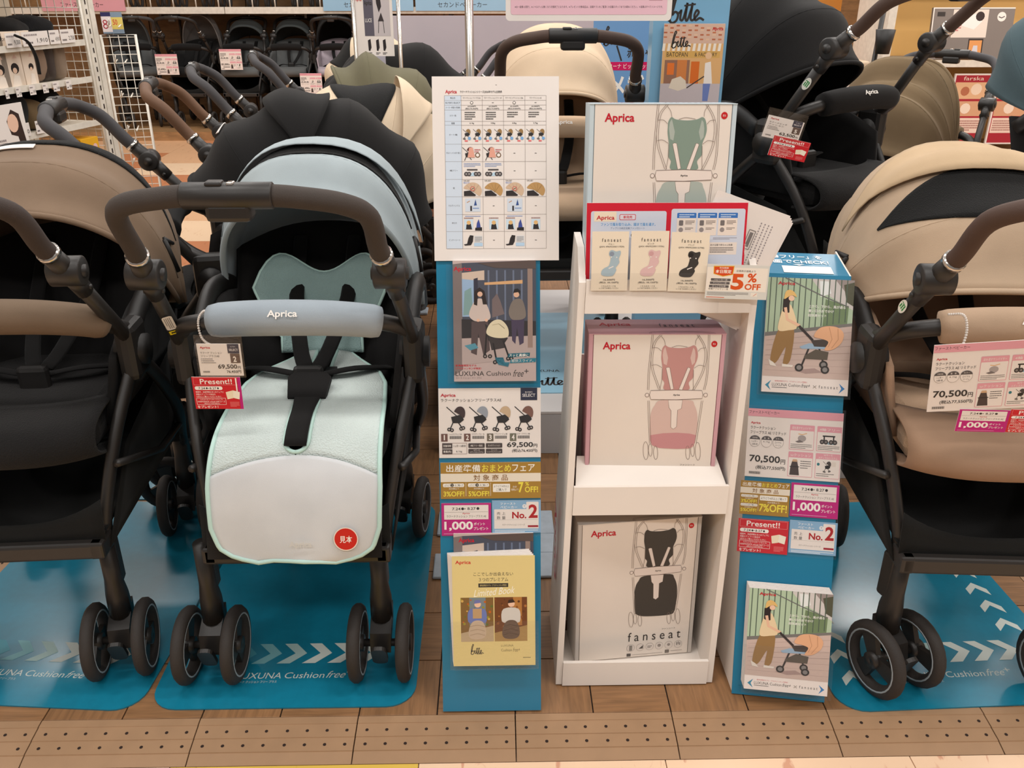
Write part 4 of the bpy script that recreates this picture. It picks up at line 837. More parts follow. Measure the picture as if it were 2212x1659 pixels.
# ================================================================== RIGHT TEAL DISPLAY STAND (a tapered column)
p0, p1 = atz(1580, 1500), atz(1780, 1520); yawR = math.atan2(p1.y - p0.y, p1.x - p0.x)
tl, tr = att(1652, 592, 1.70), att(1846, 592, 1.70)
wR = (p1 - p0).length; leanR = math.atan2(((tl + tr) / 2 - (p0 + p1) / 2).xy.length, tl.z)
RM = standM((p0 + p1) / 2 + Vector((0, 0, .003)), yawR, leanR)
hR = pxbox(RM, 1652, 592, 1846, 1500)[3] + .012
rb = empty('display_column', M=RM, label='teal display column with white sides standing right of the white rack', cat='display stand')
def rl(v): return RM.inverted() @ Vector(v)
b = B(); b.box(-wR / 2, wR / 2, 0, .004, 0, hR); b.build('panel', TEALB, rb)
dz = Vector((0, 0, 1)); back = Matrix.Rotation(yawR, 3, 'Z') @ Vector((0, 1, 0)); side = Matrix.Rotation(yawR, 3, 'Z') @ Vector((1, 0, 0)); c0 = (p0 + p1) / 2
topc = RM @ Vector((0, 0, hR))
for s in (-1, 1):
    q = [c0 + side * s * wR / 2 + dz * .004 + back * .006, c0 + side * s * wR / 2 * .96 + back * (.27 + .11) + dz * .004 - (side * .05 + back * .1 if s < 0 else side * 0), c0 + side * s * wR / 2 * .96 + back * (.27 + .2) + dz * (topc.z + .01), topc + side * s * wR / 2]
    b = B(); e = side * (-s * .003); b.hexa([rl(v) for v in (q[0], q[0] + e, q[1] + e, q[1], q[3], q[3] + e, q[2] + e, q[2])]); o = b.build('side_panel', WHITEC, rb)
q = [topc - side * wR / 2, topc + side * wR / 2, topc + side * wR / 2 * .96 + back * .12 + dz * .008, topc - side * wR / 2 * .96 + back * .12 + dz * .008]
b = B(); b.hexa([rl(v) for v in (q[0] - dz * .003, q[1] - dz * .003, q[2] - dz * .003, q[3] - dz * .003, q[0], q[1], q[2], q[3])]); tp = b.build('top_panel', TEALB, rb)
TM = RM.inverted() @ (Matrix.Translation(topc + dz * .0006) @ Matrix.Rotation(yawR, 4, 'Z') @ Matrix.Rotation(R(-86.2), 4, 'X'))
c = Canvas(600, 380, wR * .97, .118, rb, 'print', TM); W_ = (238, 242, 244)
c.tx('「4輪フリー」を', 60, 40, 470, 110, W_, b=.015).tx('動画でCHECK!', 50, 130, 500, 200, W_, b=.015).poly([(250, 212), (330, 212), (290, 236)], W_).rect(170, 245, 500, 365, (236, 234, 230))
pcard(RM, 'brochure', 'brochure of a woman in a straw hat pushing a stroller, in the upper holder', 'brochure', (1650, 603, 1836, 851), 800, 1140, draw_street_brochure, off=.01, t=.007)
pcard(RM, 'price_card', 'white price card with pink boxes, 70,500 yen, on the right display column', 'price card', (1612, 887, 1818, 1035), 1000, 690, draw_price_limited)
pcard(RM, 'sale_card', 'small gold fair card on the right display column', 'sale card', (1598, 1040, 1705, 1113), 500, 340, draw_omatome_small)
pcard(RM, 'points_card', 'magenta 1,000 points card on the right display column', 'points card', (1707, 1045, 1811, 1118), 520, 355, draw_points)
pcard(RM, 'present_card', 'red Present card on the right display column', 'gift card', (1593, 1122, 1702, 1194), 510, 340, draw_present)
pcard(RM, 'ranking_card', 'light blue No.2 ranking card on the right display column', 'ranking card', (1704, 1126, 1807, 1197), 515, 340, draw_no2)
for q in ((1640, 600, 1842, 858), (1605, 880, 1822, 1038), (1596, 1036, 1812, 1120), (1590, 1120, 1808, 1200)): pocket(rb, RM, *q, d=.0105 if q[0] == 1640 else .004)
x, z, w, h = pxbox(RM, 1608, 1268, 1786, 1484)
for k in range(6):
    M_ = RM @ Matrix.Translation((x + .0005 * (k - 5), -.008 - .0046 * k, z + .0014 * (5 - k))); top = k == 5
    o, c = card('brochure', 'brochure of a woman pushing a stroller, top of the stack low on the right column' if top else 'brochure under the top one of the stack low on the right column', 'brochure', M_, w, h, 800, 1140, None, .0042, None if top else 'brochures stacked low on the right column', prn=top)
    if top: draw_street_brochure(c)
hb = B(); hb.box(x - w / 2 - .006, x + w / 2 + .006, -.0385, -.0379, z - .005, z + h * .45); hb.box(x - w / 2 - .006, x + w / 2 + .006, -.0385, 0, z - .006, z - .005); hb.build('brochure_holder', CLEAR, rb)
# ================================================================== WHITE CARDBOARD RACK
RW, SH, LN = .313, .038, .135
def Q(x, y, z): return Vector((.112 + x + SH * z, 1.336 + LN * z + y, z))
RO = Vector((.27, 1.40, 0))
rk = empty('display_rack', RO, label='white cardboard display rack with three open shelves of boxes', cat='display rack')
def qbox(name, x0, x1, y0, y1, z0, z1, m=WHITEC, bev=0., yt=None):
    """box in rack space; yt = (y0, y1) at the top when it tapers"""
    a = yt or (y0, y1)
    b = B(); b.hexa([Q(x0, y0, z0) - RO, Q(x1, y0, z0) - RO, Q(x1, y1, z0) - RO, Q(x0, y1, z0) - RO, Q(x0, a[0], z1) - RO, Q(x1, a[0], z1) - RO, Q(x1, a[1], z1) - RO, Q(x0, a[1], z1) - RO])
    return b.build(name, m, rk)
for s, x in ((0, 0.), (1, RW - .012)):
    b = B(); pr = [(0, .003), (.215, .003), (.215, .3), (.16, .76), (.14, .855), (.06, .85), (.0, .805)]
    A = [b.bm.verts.new(Q(x, y, z) - RO) for y, z in pr]; C_ = [b.bm.verts.new(Q(x + .012, y, z) - RO) for y, z in pr]; b.smooth = False
    b.face(A); b.face(C_[::-1])
    for i in range(len(pr)): b.face([A[i], A[(i + 1) % len(pr)], C_[(i + 1) % len(pr)], C_[i]])
    o = b.build('side_panel', WHITEC, rk)
qbox('back_panel', .012, RW - .012, .195, .2, .003, .62, yt=(.145, .15))
for z0, z1, fz in ((.003, .054, .006), (.371, .427, .38), (.752, .81, .765)):
    qbox('shelf_tray', .012, RW - .012, .003, .15, fz, fz + .004)
    qbox('front_lip', .0125, RW - .0125, -.004, .003, z0, z1)
b = B(); b.hexa([Q(x, y, z) - RO for x, y, z in ((.016, .004, .425), (RW - .016, .004, .425), (RW - .016, .006, .424), (.016, .006, .424), (.02, .048, .462), (RW - .03, .048, .462), (RW - .03, .05, .461), (.02, .05, .461))]); b.build('inner_flap', WHITEC, rk)
c = Canvas(60, 300, .05, .25, rk, 'print', Matrix.Translation(Q(-.0005, .12, .12) - RO) @ Matrix.Rotation(R(-90), 4, 'Z') @ Matrix.Rotation(R(-8), 4, 'Y'))
c.tx('Aprica', -80, 110, 140, 190, RED, b=.02, rot=90)
# ------------------------------------------------------------------ product boxes
def box_art(c, main, pale, band, ln=(128, 112, 104)):
    def pk(x, y): xl = 280 - .049 * (y - 262); w = 988 - .0752 * (y - 262); return ((x - xl) / w * 1000, (y - 262) / .872)
    def po(q, col): (c.sp if len(q) > 12 else c.poly)([pk(*p) for p in q], col)
    def li(q, w=2.8): c.curve([pk(*p) for p in q], w, ln)
    aprica(c, 72, 58, 290, 132)
    po([(700, 880), (712, 800), (740, 750), (790, 712), (1010, 712), (1045, 745), (1065, 810), (1062, 900), (1045, 1000), (1030, 1040), (1000, 1058), (900, 1062), (770, 1055), (715, 1035), (700, 1000)], pale)
    po([(700, 962), (800, 948), (900, 944), (1000, 950), (1054, 962), (1045, 1000), (1030, 1040), (1000, 1058), (900, 1062), (770, 1055), (715, 1035), (700, 1000)], band)
    po([(800, 395), (805, 360), (828, 335), (860, 348), (940, 354), (1010, 348), (1050, 335), (1072, 352), (1080, 400), (1070, 440), (1045, 490), (1042, 550), (1005, 590), (1000, 640), (822, 640), (818, 590), (800, 560), (805, 490), (798, 430)], main)
    po([(808, 400), (815, 365), (830, 345), (850, 420), (838, 470), (815, 460)], pale); po([(1062, 400), (1058, 365), (1046, 350), (1022, 420), (1034, 470), (1056, 450)], pale)
    PW = (234, 222, 214)
    for q in ([(832, 490), (845, 483), (862, 486), (888, 632), (865, 638)], [(1000, 486), (1014, 486), (1022, 494), (955, 640), (928, 636)], [(845, 710), (955, 710), (945, 770), (915, 782), (905, 900), (880, 918), (860, 905), (865, 785), (850, 765)]):
        po(q, PW); c.line([pk(*p) for p in q], 3, ln, True)
    q = [(712, 645), (905, 640), (1105, 645), (1112, 670), (1105, 700), (905, 708), (712, 706), (702, 675)]; po(q, PW); c.line([pk(*p) for p in q], 4, ln, True)
    for x in (683, 1133): a = pk(x, 676); c.circ(a[0], a[1], 17, ln, 14); c.circ(a[0], a[1], 13, PW, 14)
    a, d = pk(884, 668), pk(934, 684); c.tx('Aprica', a[0], a[1], d[0], d[1], DK, b=.02)
    for dx in (0, 12):
        li([(728 + dx, 262), (712 + dx, 380), (694 + dx, 520), (686 + dx, 640)]); li([(688 + dx, 715), (690 + dx, 860), (694 + dx, 1020)]); li([(1176 - dx, 262), (1168 - dx, 400), (1150 - dx, 560), (1128 - dx, 640)]); li([(1112 - dx, 715), (1084 - dx, 860), (1052 - dx, 1020)])
    for dx in (0, 14): li([(792 + dx, 264), (740 + dx, 320), (718 + dx, 420), (722 + dx, 500), (750 + dx, 580), (772 + dx, 636)]); li([(1090 - dx, 264), (1134 - dx, 330), (1148 - dx, 400), (1128 - dx, 500), (1080 - dx, 590), (1046 - dx, 640)])
    li([(800, 274), (822, 300), (830, 335)]); li([(1094, 270), (1068, 300), (1062, 332)]); li([(730, 352), (770, 352), (798, 372)]); li([(1140, 352), (1104, 356), (1082, 376)]); li([(722, 470), (760, 466), (802, 486)]); li([(1132, 476), (1086, 470), (1048, 490)]); li([(804, 490), (798, 570), (780, 640)]); li([(1044, 500), (1040, 580), (1040, 640)]); li([(880, 348), (930, 338), (1000, 346)])
    for (x, y, rx, ry) in ((665, 1075, 20, 66), (700, 1070, 14, 46), (740, 1090, 16, 50), (985, 1090, 16, 50), (1022, 1072, 14, 46), (1062, 1080, 20, 66)):
        c.curve([pk(x + rx * math.cos(2 * PI * k / 10), y + ry * math.sin(2 * PI * k / 10)) for k in range(11)], 3, ln, 3)
    a = pk(1209, 326); c.circ(a[0], a[1], 24, (196, 30, 34), 18); c.tx('男女', a[0] - 12, a[1] - 8, a[0] + 12, a[1] + 8, PW)
    fanseat(c, 440, 1066, 925, 1156, DK); c.tx('ファンシート', 748, 1046, 872, 1060, DK)
    for k in range(6): x = 470 + 88 * k; c.circ(x, 1222, 37, (150, 140, 134), 20).circ(x, 1222, 35, (226, 216, 208), 20)
    c.rect(456, 1196, 484, 1250, (140, 134, 128)).poly([(544, 1236), (584, 1236), (584, 1200)], (90, 84, 80)); c.gk(626, 1210, 666, 1236, (110, 104, 100), 2).circ(734, 1218, 16, (150, 140, 134)).circ(822, 1218, 14, (150, 140, 134)).rect(894, 1200, 900, 1230, DK).rect(908, 1196, 914, 1226, DK).rect(922, 1204, 928, 1232, DK)
    c.rr(436, 1278, 474, 1308, 4, (90, 84, 80)).gk(486, 1290, 770, 1300, (170, 160, 154), 1, .5).rr(790, 1270, 830, 1304, 6, (120, 112, 106)).gk(844, 1280, 950, 1292, (170, 160, 154), 1, .5)
def product_box(label, p, yaw, lean, colr, main, pale, band, roll=0.):
    W_, H_, D_ = .245, .322, .088
    M = Matrix.Translation(p) @ Matrix.Rotation(yaw, 4, 'Z') @ Matrix.Rotation(-lean, 4, 'X') @ Matrix.Rotation(roll, 4, 'Y')
    nm = 'carton_%d_%d_%d' % colr
    r_ = empty('product_box', M=M, label=label, cat='box', group='seat liner boxes on the white rack')
    B().box(-W_ / 2, W_ / 2, .003, D_, 0, H_).build('carton', card_mat(nm, colr, rough=.45), r_)
    f = B().box(-W_ / 2 + .009, W_ / 2 - .009, 0, .0032, .001, H_ - .0005).build('front_flap', card_mat('box_front_paper', (232, 222, 212), rough=.45), r_)
    for s in (-1, 1): B().box(s * (W_ / 2 - .004) - .0035, s * (W_ / 2 - .004) + .0035, .0, .003, 0, H_ + .001).build('edge_fold', card_mat(nm, colr), r_)
    B().box(-W_ / 2, W_ / 2, -.001, D_ + .0005, H_, H_ + .0012).build('lid', card_mat(nm, colr), r_)
    c = Canvas(1000, 1320, W_ - .018, H_, f); box_art(c, main, pale, band)
    c = Canvas(1000, 360, W_, D_, r_, 'print', Matrix.Translation((0, 0, H_ + .0012)) @ Matrix.Rotation(R(-90), 4, 'X'))
    aprica(c, 90, 90, 330, 190); fanseat(c, 540, 110, 800, 190, DK); ln = tuple(int(v * .8) for v in colr)
    c.curve([(440, 360), (446, 330), (480, 312), (640, 300), (830, 306), (890, 322), (920, 360)], 5, ln).curve([(520, 360), (600, 334), (740, 330), (840, 340), (880, 360)], 4, ln).curve([(452, 360), (470, 330), (640, 314), (820, 320), (902, 360)], 4, ln)
    return r_
product_box('box with a pale blue edge and sage green seat liner picture on the top shelf', Vector((.279, 1.475, .772)), R(-1.2), R(6), (196, 212, 220), (132, 152, 140), (172, 182, 174), (160, 172, 164))
product_box('box with pink edges and pink seat liner picture on the middle shelf', Vector((.286, 1.425, .386)), R(-1), R(4), (206, 160, 170), (194, 144, 140), (214, 186, 178), (198, 142, 146))
product_box('box with grey edges and black seat liner picture on the bottom shelf', Vector((.276, 1.40, .0125)), R(6), R(3), (196, 190, 184), (66, 62, 58), (66, 62, 58), (66, 62, 58))
# ------------------------------------------------------------------ header card, product cards, discount card, leaflets
KM = standM(Q(.1565, 0, 0), R(-.5), R(7.7))
def draw_header(c):               # 1510 x 725
    c.rect(0, 0, 1510, 725, (206, 30, 52)).rr(40, 75, 750, 900, 20, (208, 214, 228)).rr(795, 55, 1490, 900, 20, (208, 214, 228)).rect(70, 80, 280, 170, (240, 224, 200)); aprica(c, 92, 115, 262, 165)
    c.rr(308, 103, 462, 157, 12, (206, 30, 52)).rr(313, 108, 457, 152, 9, (222, 214, 222)).tx('新発売', 345, 116, 428, 144, (206, 30, 52), b=.015).tx('ファンで風を取り込み、頭まで風を通す。', 135, 182, 650, 212, (74, 150, 206), b=.012).tx('アップリカ純正送風ファン付シート', 228, 222, 550, 242, (90, 110, 140)); fanseat(c, 290, 268, 505, 312, DK)
    for k in range(3):
        x = 850 + 195 * k; c.rr(x, 92, x + 180, 150, 8, (60, 116, 190)).rect(x, 140, x + 180, 300, (236, 222, 210)).gk(x + 20, 100, x + 160, 138, (210, 226, 244), 2, .5).gk(x + 80, 160, x + 168, 200, (110, 96, 90), 3, .5).gk(x + 80, 225, x + 160, 250, (110, 96, 90), 2, .5).rr(x + 20, 160, x + 60, 210, 8, (120, 112, 110)).circ(x + 40, 248, 22, (150, 140, 138), 14)
    c.gk(1200, 318, 1425, 340, (120, 112, 120), 2, .4).rect(1150, 365, 1430, 480, (238, 224, 212)).tx('まける風で赤ちゃん快適', 1180, 380, 1388, 398, DK, b=.01).gk(1178, 408, 1400, 465, (110, 100, 96), 3, .5).tx('JUKUBA', 1460, 420, 1560, 440, WHITE_INK, rot=90)
def pkard(off, *a, **k): return pcard(KM @ Matrix.Translation((0, off, 0)), *a, off=0., **k)
pkard(.012, 'header_card', 'red bordered product card standing in front of the top box', 'sign', (1266, 438, 1610, 606), 1510, 725, draw_header, t=.003)
def draw_seat_card(name, jan, col, dark):
    def f(c):                     # 340 x 560
        fanseat(c, 92, 64, 268, 98, DK); c.tx(name, 150, 112, 206, 128, DK).tx('(JAN %s)' % jan, 70, 138, 298, 156, DK)
        c.sp([(165, 190), (190, 178), (225, 192), (262, 184), (268, 215), (252, 262), (258, 300), (226, 350), (232, 372), (210, 418), (182, 432), (120, 430), (92, 412), (98, 375), (122, 352), (160, 330), (172, 290), (176, 250), (160, 225)], col)
        c.circ(186, 215, 22, dark, 14).circ(182, 246, 6, PAP, 8).circ(232, 248, 6, PAP, 8).line([(160, 356), (204, 336)], 9, PAP)
        c.tx('16,500円', 114, 458, 220, 476, DK, b=.01).tx('(税込 18,150円)', 76, 484, 258, 504, DK, b=.008).tx('こちらのカードを', 96, 522, 232, 536, DK).tx('レジまでお持ちください', 76, 542, 258, 556, DK)
    return f
CREAM = card_mat('cream_card', (236, 222, 200))
pkard(-.008, 'product_card', 'cream product card picturing a blue seat liner on the rack', 'product card', (1278, 500, 1357, 628), 340, 575, draw_seat_card('ブルー', '4969220011929', (168, 188, 198), (140, 150, 166)), m=CREAM, group='seat liner cards on the rack')
pkard(-.0085, 'product_card', 'cream product card picturing a pink seat liner on the rack', 'product card', (1362, 499, 1443, 628), 340, 575, draw_seat_card('ピンク', '4969220011936', (220, 184, 182), (206, 160, 160)), m=CREAM, group='seat liner cards on the rack')
pkard(-.009, 'product_card', 'cream product card picturing a black seat liner on the rack', 'product card', (1445, 502, 1527, 630), 340, 575, draw_seat_card('ブラック', '4969220015798', (62, 58, 54), (40, 36, 34)), m=CREAM, rot=R(1.5), group='seat liner cards on the rack')
x, z, w, h = pxbox(KM @ Matrix.Translation((0, -.011, 0)), 1272, 590, 1535, 634)
o = B().box(x - w / 2, x + w / 2, 0, .0006, z, z + h).build('clear_card_pocket', CLEAR, rk, rk.matrix_world.inverted() @ KM @ Matrix.Translation((0, -.011, 0)))
o.matrix_local = Matrix.Translation(-RO) @ KM @ Matrix.Translation((0, -.0115, 0))
def draw_off(c):                  # 615 x 355
    OR = (214, 84, 30); c.rect(0, 0, 615, 355, (214, 212, 204)).rect(0, 30, 600, 275, (236, 226, 212)).poly([(60, 18), (265, 12), (258, 104), (160, 126), (64, 100)], (226, 170, 50)).poly([(68, 26), (257, 20), (250, 98), (160, 118), (72, 94)], (214, 74, 30))
    c.tx('有効期間', 118, 26, 208, 46, (246, 236, 220)).tx('本日限定', 82, 54, 240, 92, (246, 236, 220), b=.02).tx('店頭表示価格より', 288, 52, 478, 74, DK)
    for k, t in enumerate(('ベビーカー用', 'チャイルドシート用', 'だっこひも用')): c.rr(44 - 6 * k, 145 + 34 * k, 240 - 6 * k, 172 + 34 * k, 5, (96, 90, 88)).tx(t, 76 - 6 * k, 150 + 34 * k, 206 - 6 * k, 167 + 34 * k, PAP)
    c.tx('各種アクセサリー用', 28, 244, 222, 264, DK).tx('5', 246, 92, 372, 258, OR, b=.035).tx('%', 405, 84, 498, 178, OR, b=.03).tx('OFF', 385, 192, 545, 256, OR, b=.03).gk(20, 284, 430, 322, (120, 116, 112), 3, .5).rect(455, 284, 520, 325, (232, 224, 210)).line([(480, 318), (512, 292)], 4, OR).rect(14, 338, 194, 344, OR)
pkard(-.016, 'discount_card', 'laminated 5% OFF card clipped to the rack lip', 'discount card', (1524, 572, 1658, 646), 615, 355, draw_off, m=LAM, rot=R(2))
o = B().box(.0, .004, -.014, -.002, .76, .78).build('card_clip', CLEAR, rk); o.matrix_local = Matrix.Translation(-RO) @ KM @ Matrix.Translation((.11, 0, 0))
for k in range(4):
    M_ = KM @ Matrix.Translation((.098 + .003 * k, .05 - .006 * k, .745)) @ Matrix.Rotation(R(24 - 1.6 * k), 4, 'Y') @ Matrix.Rotation(R(4 * k), 4, 'Z')
    top = k == 3
    o, c = card('leaflet', 'white leaflet with small print, front of the fanned stack beside the top box' if top else 'white leaflet behind the front one of the fanned stack', 'leaflet', M_, .148, .21, 400, 570, None, .0025, None if top else 'leaflets fanned beside the top box', prn=top)
    if top:
        c.box(228, 120, 262, 210, 3, (120, 114, 112)); c.rect(236, 130, 254, 200, (130, 124, 122))
        for q in range(4): c.gk(296 + 20 * q - 26, 70, 302 + 20 * q - 26, 330, (150, 142, 146), 20, .5)
# ================================================================== PRICE TAGS
def bead_loop(name, label, pts, r=.0016):
    b = B(); P_ = cat_rom(pts, 7)
    for p in P_: b.ball(p, r * 1.5, seg=6)
    b.tube(P_, r * .7, 5)
    return tag(b.build(name, plastic('bead_plastic', (222, 214, 206))), label, 'tag loop')
def draw_price2(num, price, tax, l1, l2):
    def f(c):                     # 610 x 440
        aprica(c, 42, 36, 186, 74); c.tx(l1, 40, 108, 340, 138, DK).tx(l2, 40, 152, 300, 182, DK).rect(425, 0, 585, 128, NAVY).tx("BUYER'S", 470, 30, 540, 46, (200, 196, 200)).tx('SELECT', 444, 66, 570, 96, (226, 222, 222), b=.01)
        c.rect(452, 132, 586, 262, (92, 72, 66)).tx(num, 488, 170, 534, 246, (240, 234, 226), b=.03)
        for k in range(3): c.circ(44, 208 + 26 * k, 6, DK, 8).gk(58, 198 + 26 * k, 200 + 20 * k, 218 + 26 * k, (120, 112, 110), 1, .5)
        c.tx(price, 262, 282, 530, 350, DK, b=.02).tx('円', 540, 306, 578, 346, DK, b=.01).tx(tax, 376, 362, 578, 406, DK, b=.012)
        for q in range(16): c.rect(44 + q * 6, 374, 44 + q * 6 + 2 + q * 5 % 3, 398, (90, 84, 84))
    return f
def hang_tag(what, M, card_px, present_px, num, price, tax, l1, l2, pouch_px, rot=0., pk=True):
    pcard(M, 'price_tag', 'price card reading %s yen hanging from the %s' % (price, what), 'price tag', card_px, 610, 440, draw_price2(num, price, tax, l1, l2), rot=rot, off=.001)
    pcard(M, 'present_card', 'red Present card taped below the price card on the %s' % what, 'gift card', present_px, 510, 340, lambda c: draw_present(c, pk), rot=rot, off=.002)
    x, z, w, h = pxbox(M, *pouch_px)
    o = B().box(-w / 2, w / 2, -.003, -.0026, 0, h).build('tag_pouch', CLEAR, None, M @ Matrix.Translation((x, 0, z)) @ Matrix.Rotation(rot, 4, 'Y')); tag(o, 'clear plastic pouch of the price card hanging on the %s' % what, 'pouch')
TM1 = standM(Vector((-.5, 1.415, .5)), R(2), R(-3))
hang_tag('pale blue stroller', TM1, (428, 742, 522, 811), (418, 813, 522, 882), '2', '69,500', '76,450円', 'ラクーナ クッション', 'フリープラスAE', (423, 722, 526, 814), R(1.5))
e = atz(462, 680, .735)
bead_loop('bead_loop', 'white bead loop round the end of the pale blue front bar', [e + Vector((.012, -.03, .012)), e + Vector((-.006, -.03, .018)), e + Vector((-.018, -.032, .0)), e + Vector((-.016, -.034, -.03)), e + Vector((0, -.036, -.044)), e + Vector((.02, -.036, -.046))])
TM3 = standM(Vector((.66, 1.33, .5)), R(-8), R(-6))
pcard(TM3, 'price_card', 'large white price card with pink boxes, 70,500 yen, hanging from the beige front bar', 'price card', (2022, 738, 2254, 886), 1000, 690, draw_price_limited, rot=R(-7), off=0, t=.0012)
pcard(TM3, 'points_card', 'magenta 1,000 points card hanging below the beige stroller price card', 'points card', (2068, 884, 2178, 932), 520, 355, draw_points, rot=R(-2), off=.001)
pcard(TM3, 'present_card', 'red Present card hanging below the beige stroller price card', 'gift card', (2178, 884, 2290, 934), 510, 340, draw_present, rot=R(-2), off=.001)
e = atz(2052, 690, .76)
bead_loop('bead_loop', 'white bead loop round the beige front bar', [e + Vector((-.02, -.03, .02)), e + Vector((-.004, -.045, .024)), e + Vector((.004, -.05, .0)), e + Vector((.002, -.05, -.03)), e + Vector((-.006, -.046, -.045))])
# ================================================================== MINT SEAT LINER ON THE BLUE STROLLER
MINT = fabric('mint_mesh', (196, 207, 204), bump=.6, bscale=330, wave=1, var=.05); MINTP = fabric('mint_piping', (188, 220, 212)); MINTW = fabric('pale_panel', (204, 206, 208), bump=.15); MINTH = fabric('mint_head', (150, 176, 174), bump=.5, bscale=400, wave=1)
liner = empty('seat_liner', (0, 0, 0), label='mint and white fan seat liner laid on the pale blue stroller', cat='seat liner'); liner.matrix_world = blue.matrix_world.copy()
liner.location = blue.location; liner.rotation_euler = blue.rotation_euler
prof = [(.12, .548), (.06, .545), (0, .543), (-.06, .541), (-.12, .538), (-.18, .530), (-.225, .512), (-.258, .482), (-.28, .444), (-.296, .402), (-.308, .358), (-.316, .32)]
PP = cat_rom([(a, b_, 0) for a, b_ in prof], 4)
def lp(v): k = v * (len(PP) - 1); i = min(int(k), len(PP) - 2); f = k - i; return PP[i].lerp(PP[i + 1], f)
WV = [(0, .055), (.06, .085), (.14, .13), (.22, .15), (.34, .158), (.5, .162), (.7, .165), (.85, .162), (.93, .148), (.975, .12), (1, .075)]
def hwid(v):
    for (a, x), (b_, y) in zip(WV, WV[1:]):
        if v <= b_: return x + (y - x) * (v - a) / (b_ - a)
    return WV[-1][1]
S0, S1, SW = .0, .585, .023
def lpt(u, v, up=0., sg=0):
    p = lp(v); w = hwid(v); s = SW * (1 if v < S1 - .05 else max(0, math.sqrt(max(0, 1 - ((v - S1 + .05) / .05) ** 2)))) if v < S1 else 0.
    x = (s + (w - s) * abs(u)) * (sg or (1 if u >= 0 else -1))
    return Vector((x * .93 + .011, p.x - .004 * math.sin(7 * v + 3 * u) - up, p.y + .004 - .006 * abs(u) ** 3 + up * .6))
for (nm, v0, v1, mm) in (('mesh_panel', 0, .64, MINT), ('lower_panel', .63, 1, MINTW)):
    b = B()
    for s in (-1, 1): b.grid(lambda i, j: lpt(s * i, (.60 + .06 * i * i) * j if v0 < .5 else (.60 + .06 * i * i) * (1 - j) + j, .0 if v0 < .5 else .0012, s), 12, 26)
    bmesh.ops.remove_doubles(b.bm, verts=b.bm.verts, dist=.0004); b.build(nm, mm, liner, solid=.009)
b = B(); n = 60
edge = [lpt(1, v / n, .004) for v in range(n + 1)] + [lpt(-1 + 2 * 0 - 0, 1, .004)] + [lpt(-1, 1 - v / n, .004) for v in range(n + 1)]
edge = [p for p in edge if True]
b.tube([lpt(1, v / n, .004) for v in range(n + 1)] + [lpt(u, 1, .004) for u in (.6, .2, -.2, -.6)] + [lpt(-1, 1 - v / n, .004) for v in range(n + 1)], .0045, 8)
SV = [S0 + (S1 - .06) * v / 20 for v in range(21)] + [S1 - .05 + .05 * math.sin(PI / 2 * q / 8) for q in range(9)]
b.tube([lpt(0, v, .005, 1) for v in SV] + [lpt(0, v, .005, -1) for v in SV[::-1]], .004, 8); b.build('piping', MINTP, liner)
c = Canvas(100, 100, .044, .044, liner, 'sticker', Matrix.Translation(lpt(.64, .90, .010) + Vector((0, 0, -.022))) @ Matrix.Rotation(R(-14), 4, 'X'), y0=-.004)
c.circ(50, 50, 50, (236, 220, 206), 28).circ(50, 50, 46, (200, 36, 26), 28).tx('見本', 25, 36, 76, 66, (246, 236, 226), b=.01)
c = Canvas(100, 30, .04, .014, liner, 'embossed_mark', Matrix.Translation(lpt(.08, .94, .010) + Vector((0, 0, 0))) @ Matrix.Rotation(R(-14), 4, 'X'), y0=-.003); c.tx('Aprica', 0, 0, 100, 30, (204, 203, 198), b=.02)
# head part with two raised wings
b = B()
def hp(i, j):
    x = 2 * i - 1; top = .70 + .045 * math.sin(PI / 2 * min(1, abs(x) * 1.3)) ** 2 - .06 * (abs(x) ** 7)
    zz = .55 + (top - .55) * j; ww = .085 + .055 * (max(0, j - .25) / .75) ** .8 if j > .25 else .085
    yy = .105 + .62 * (zz - .5) - .05 * abs(x) ** 2.2 * j
    return Vector((x * ww, yy - .016, zz))
b.grid(hp, 24, 16); b.build('head_panel', MINTH, liner, solid=.008)
b = B(); b.tube([hp(0, j / 16) for j in range(17)] + [hp(i / 24, 1) for i in range(1, 24)] + [hp(1, 1 - j / 16) for j in range(17)], .004, 8); b.build('head_piping', MINTP, liner)
b = B(); b.prism([(-.036, .0), (.036, 0), (.042, .05), (.03, .062), (-.03, .062), (-.042, .05)], 0, .012, Matrix.Translation((.009, -.11, .553)) @ Matrix.Rotation(R(-62), 4, 'X')); b.build('buckle_pad', WEB, blue)
b = B(); b.grid(lambda i, j: lpt(.0, .12 + .44 * j, .013) * 1 + Vector((.011 - lpt(.0, .12 + .44 * j).x + (2 * i - 1) * (.036 - .016 * min(1, 1.6 * j)), 0, 0)), 4, 14); b.build('crotch_strap', WEB, blue, solid=.004)
# ================================================================== DISPLAY PLATFORM AND SECOND ROW
PLAT = card_mat('platform_laminate', (206, 202, 200), rough=.4)
def platform(label, x0, x1, y0, y1, z):
    r_ = empty('display_platform', ((x0 + x1) / 2, (y0 + y1) / 2, 0), label=label, cat='platform'); a, d = (x1 - x0) / 2, (y1 - y0) / 2
    B().box(-a, a, -d, d, 0.001, z - .012).build('plinth', card_mat('platform_side', (188, 188, 190), rough=.45), r_); B().box(-a, a, -d, d, z - .012, z, bev=.003).build('deck_top', PLAT, r_); return r_
platform('low pale grey platform under the cream stroller with the brown handle', -.17, .56, 2.28, 3.38, .14)
platform('taller pale grey platform under the black stroller', .57, 2.3, 2.12, 2.98, .26)
SKY = card_mat('sky_blue_vinyl', (150, 196, 218), rough=.35, coat=.2)
o, c = card('floor_mat', 'sky blue mat with black script lying on the low platform', 'mat', Matrix.Translation((.2, 2.40, .1435)) @ Matrix.Rotation(-PI / 2, 4, 'X'), .5, .7, 500, 700, SKY, .003, r=.04)
